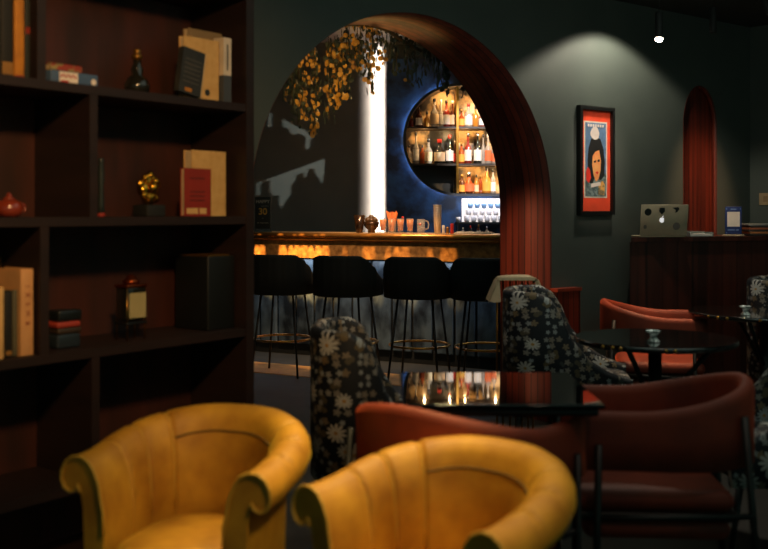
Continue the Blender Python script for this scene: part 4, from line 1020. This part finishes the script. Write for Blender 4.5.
# ------------------------------------------------------------------ hanging dried garland under the arch
gl = thing('hanging_garland', 'garland of dried stems with round golden leaves hanging in the arch', 'garland', wallpt(ARC[0], TK+.12, ARC[3]), TH)
M_leafg = mat('golden_round_leaf', (220, 165, 66), .5, c2=(150, 104, 36), scale=14, contrast=(.35, .6)); M_leafd = mat('dark_green_leaf', (40, 50, 38), .6)
M_stem = mat('brown_stem', (70, 56, 34), .8)
rg = random.Random(11)
GD = TK+.12
def gpos(px, py):
    s = s_of(px, GD); p = wallpt(s, GD, 0); z = H-(py-HZ)/F*p.y; return s-ARC[0], z-ARC[3]
# branch that follows the curve of the arch
def archedge(px):
    s = s_of(px, GD); return s-ARC[0], 0
m2 = MB(); pts = []
for k in range(26):
    a = R(64+102*k/25); pts.append(((ARC[1]+.03)*math.cos(a), -.02+.03*math.sin(k), (ARC[2]+.02)*math.sin(a)))
m2.tube(pts, .012, 6); m2.build('branch', M_stem, gl)
strands = []
for px, y0, y1, gold in ((286, 62, 98, .4), (293, 60, 108, .8), (298, 52, 96, .5), (302, 60, 124, .9), (308, 48, 118, .9), (314, 46, 130, .8), (319, 42, 134, 1), (325, 40, 120, .7), (329, 36, 100, .7), (335, 36, 84, .6), (339, 30, 100, .9), (342, 34, 108, 1), (347, 26, 96, .5), (352, 22, 62, .9), (357, 20, 72, .9), (360, 24, 78, .7), (366, 20, 60, .7), (371, 20, 70, .5), (377, 20, 92, .8), (381, 22, 66, .8), (384, 24, 58, .3), (390, 22, 62, .1), (398, 22, 72, .05), (407, 24, 82, .05), (415, 26, 84, .0), (424, 30, 76, .0), (432, 32, 66, 0), (440, 40, 84, 0), (446, 44, 88, .05), (452, 48, 92, .1), (459, 56, 96, .15)):
    x0_, z0_ = gpos(px, y0); x1_, z1_ = gpos(px, y1); y_ = rg.uniform(-.05, .06); sw = rg.uniform(-.02, .02)
    n = max(4, int((z0_-z1_)/.028)); pts = [(x0_+sw*math.sin(k/n*3), y_, z0_+(z1_-z0_)*k/n) for k in range(n+1)]
    m_ = MB(); m_.tube(pts, .0025, 5); lf = MB(); dl = MB()
    for k in range(1, n+1):
        for side in (-1, 1, 0):
            if rg.random() < .25: continue
            c = Vector(pts[k]) + Vector((side*rg.uniform(.008, .028), rg.uniform(-.02, .02), rg.uniform(-.012, .012)))
            rr = rg.uniform(.011, .019); nrm = Vector((rg.uniform(-.8, .8), -1, rg.uniform(-.5, .5))).normalized()
            q = nrm.to_track_quat('Y', 'Z').to_matrix()
            gold_leaf = rg.random() < gold*(.62 if px > 304 else .35)
            el = 1.0 if gold_leaf else rg.choice((.45, 1.0)); zz = 1.0 if el == 1 else 1.8
            ring = [tuple(c + q @ Vector((rr*el*math.cos(2*PI*i/10), 0, rr*zz*math.sin(2*PI*i/10)))) for i in range(10)]
            ctr = tuple(c + q @ Vector((0, rr*.35, 0)))
            (lf if gold_leaf else dl).add(ring + [ctr], [(i, (i+1) % 10, 10) for i in range(10)], True)
    so = m_.build('strand', M_stem, gl)
    if lf.v: lf.build('golden_leaves', M_leafg, so)
    if dl.v: dl.build('dark_leaves', M_leafd, so)

# ------------------------------------------------------------------ added pierced screen, unseen behind the arch, shapes shadows on the plaster wall
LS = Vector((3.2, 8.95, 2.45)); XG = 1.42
def inside(p, P):
    c = False; n = len(P)
    for i in range(n):
        (x1, y1), (x2, y2) = P[i], P[(i+1) % n]
        if (y1 > p[1]) != (y2 > p[1]) and p[0] < (x2-x1)*(p[1]-y1)/(y2-y1)+x1: c = not c
    return c
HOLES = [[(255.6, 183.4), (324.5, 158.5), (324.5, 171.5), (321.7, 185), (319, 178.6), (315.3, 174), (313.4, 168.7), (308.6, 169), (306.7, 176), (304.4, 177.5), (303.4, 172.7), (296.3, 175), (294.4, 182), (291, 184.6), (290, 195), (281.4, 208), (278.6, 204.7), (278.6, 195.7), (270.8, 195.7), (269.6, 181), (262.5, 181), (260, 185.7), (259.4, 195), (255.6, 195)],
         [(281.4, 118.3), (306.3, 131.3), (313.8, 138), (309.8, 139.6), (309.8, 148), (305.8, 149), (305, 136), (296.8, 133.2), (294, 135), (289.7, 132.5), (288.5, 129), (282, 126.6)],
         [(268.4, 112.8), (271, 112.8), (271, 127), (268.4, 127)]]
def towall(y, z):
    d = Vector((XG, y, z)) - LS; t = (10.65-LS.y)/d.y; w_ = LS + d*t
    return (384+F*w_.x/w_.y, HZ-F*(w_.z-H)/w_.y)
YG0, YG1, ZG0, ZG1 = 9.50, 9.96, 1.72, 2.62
rk = thing('shadow_screen', 'added pierced screen, unseen above the bar, casting a shadow pattern on the plaster wall', 'screen', (XG, (YG0+YG1)/2, ZG0))
m2 = MB(); ny, nz_ = 150, 260; yc, zc0 = (YG0+YG1)/2, ZG0
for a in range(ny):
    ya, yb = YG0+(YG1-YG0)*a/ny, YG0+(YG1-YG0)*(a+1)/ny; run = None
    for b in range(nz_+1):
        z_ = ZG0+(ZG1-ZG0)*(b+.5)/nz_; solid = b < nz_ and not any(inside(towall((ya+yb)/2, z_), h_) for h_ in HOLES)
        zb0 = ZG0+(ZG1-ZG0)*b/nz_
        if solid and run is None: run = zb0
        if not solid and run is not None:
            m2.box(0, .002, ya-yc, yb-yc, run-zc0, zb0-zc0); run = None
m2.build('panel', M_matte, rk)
for yy in (YG0+.02, YG1-.02): m2 = MB(); m2.tube([(0, yy-yc, ZG1-zc0-.01), (0, yy-yc, 3.12-zc0)], .004, 6); m2.build('rod', M_black, rk)

# ------------------------------------------------------------------ lamps and added fill lights
WARM = (255, 205, 150)
light('AREA', (1.4, 3.2, 2.68), (1.4, 3.2, 0), 17, (185, 200, 185), 3.0, sy=2.4, name='dining_fill')  # added ambient fill for the dining side, no real cove lamp
light('AREA', (1.6, 3.0, 2.3), (2.4, 5.6, 4.4), 14, (185, 200, 185), 2.4, sy=.8, name='ceiling_fill')  # added unseen fill aimed upward to lighten walls and ceiling
light('AREA', (.3, 7.4, 3.1), (.3, 7.4, 0), 10, (165, 200, 195), 3.0, sy=1.6, name='bar_fill')  # added ambient fill over the bar side, no fixture there
light('SPOT', (.9, 1.3, 2.6), (-.15, 2.5, .62), 95, (255, 215, 150), .10, 32, .7, name='chair_spot')
light('SPOT', (.15, 3.15, 2.65), (-.15, 2.5, .6), 210, (255, 218, 150), .08, 36, .8, name='chair_top_spot')
p = wallpt(s_of(600), -.36, 2.63); q = wallpt(s_of(602), -.30, 1.5)
light('SPOT', p, q, 44, (250, 236, 212), .03, 130, .25, name='poster_spot')
light('SPOT', wallpt(s_of(585), -1.4, 2.68), wallpt(s_of(597), 0, 1.65), 75, (255, 228, 205), .05, 24, .9, name='poster_fill_spot')
light('SPOT', (1.66, 6.08, 2.66), (1.64, 6.0, .7), 170, (255, 190, 130), .03, 26, .8, name='red_chair_top_fill')  # added light straight above the red armchair, apart from the hanging spotlights
light('SPOT', (1.5125, 5.5, 2.20), (1.58, 5.75, .7), 22, (255, 205, 160), .03, 50, .8, name='red_chair_spot')
light('SPOT', wallpt(6.1, -.9, 2.7), wallpt(6.25, .03, 1.3), 90, (255, 200, 150), .04, 36, .9, name='niche_spot')
light('SPOT', (-.55, 5.6, 2.0), (.98, 6.35, 1.0), 110, (255, 200, 150), .05, 28, .9, name='jamb_spot')
light('SPOT', (-.1, 6.5, 1.6), (.05, 5.75, 2.4), 18, (255, 215, 120), .05, 50, .9, name='soffit_fill')  # added light in mid-air that warms the arch soffit, no lamp there
light('SPOT', (.9, 1.9, 2.6), (.75, 3.2, .7), 10, (255, 200, 170), .1, 42, .9, name='table_spot')
light('SPOT', (-.1, 1.2, 2.6), (-1.0, 3.6, 1.45), 190, (255, 196, 130), .1, 55, .9, name='shelf_spot')
light('SPOT', (.1, 4.0, 2.6), (-.15, 3.9, .7), 7, (230, 230, 220), .1, 50, .9, name='floral_spot')
light('SPOT', (.5, 4.6, 2.6), (.75, 5.45, .75), 30, (255, 232, 205), .1, 32, .9, name='floral_arch_spot')
light('SPOT', (.3, 6.9, 2.2), (-.3, 5.9, 2.05), 30, (255, 196, 110), .05, 60, .9, name='garland_spot')
light('SPOT', (-.30, 4.3, 1.45), (-.27, 5.9, 2.12), 60, (255, 200, 110), .04, 25, .6, name='garland_spot')
light('SPOT', (1.1, 8.6, 3.08), (1.2, 10.6, 1.95), 400, (255, 243, 235), .02, 34, .5, name='back_bar_spot')
ps = light('AREA', (XL-.012, 10.50, 1.75), (XL-.012-.50, 10.50+.85, 1.75), 26, (255, 228, 214), .02, sy=2.6, name='plaster_strip')
ps.data.spread = R(66)
for i_, (px, pw_) in enumerate(((257, 6), (262, 4), (283, 5), (291, 8), (297, 7), (304, 6), (311, 8), (318, 7), (325, 4), (345, 1.5), (366, 2.5), (371, 2), (388, 2), (397, 2.5), (405, 2), (430, 2), (444, 1.8), (452, 1.5))):
    p = barpt(px, .05, .94); src = p - bn*.9 + Vector((0, 0, 1.9))
    light('SPOT', src, p, pw_*(400 if px < 340 else 330), (255, 186, 100), .004, 2.3 + (i_ % 3)*.5, 1.0, name='band_glint_beam')  # added narrow beams that make the hot glints on the gold band
light('SPOT', barpt(400, -.5, 3.0), barpt(400, .3, 1.15), 130, (255, 205, 150), .04, 50, .8, name='bar_spot')
light('SPOT', barpt(360, -1.1, 3.05), barpt(360, 0, 1.0), 300, (255, 210, 165), .05, 46, .9, name='bar_front_spot')
p = A + bd*.95 + bn*.15; us = light('AREA', (p.x, p.y, .885), (p.x+bn.x*.25, p.y+bn.y*.25, 0), 7, (215, 225, 238), 4.2, sy=.03, name='under_bar_strip')
us.rotation_euler = (R(12), 0, brz)
light('SPOT', (1.25, 4.1, 2.65), (1.18, 4.36, .77), 100, (240, 240, 225), .02, 10, .8, name='crystal_fill')  # added beam to brighten the nearer crystal holder
light('SPOT', (2.0, 5.2, 2.65), (1.99, 5.5, .77), 100, (240, 240, 225), .02, 10, .8, name='crystal_fill')  # added beam to brighten the farther crystal holder
light('AREA', (1.05, 10.16, 1.475), (1.05, 10.30, 1.25), 2.2, (240, 240, 255), .7, sy=.03, name='cup_fill')  # added fill that brightens the stacked cups, no real strip lamp
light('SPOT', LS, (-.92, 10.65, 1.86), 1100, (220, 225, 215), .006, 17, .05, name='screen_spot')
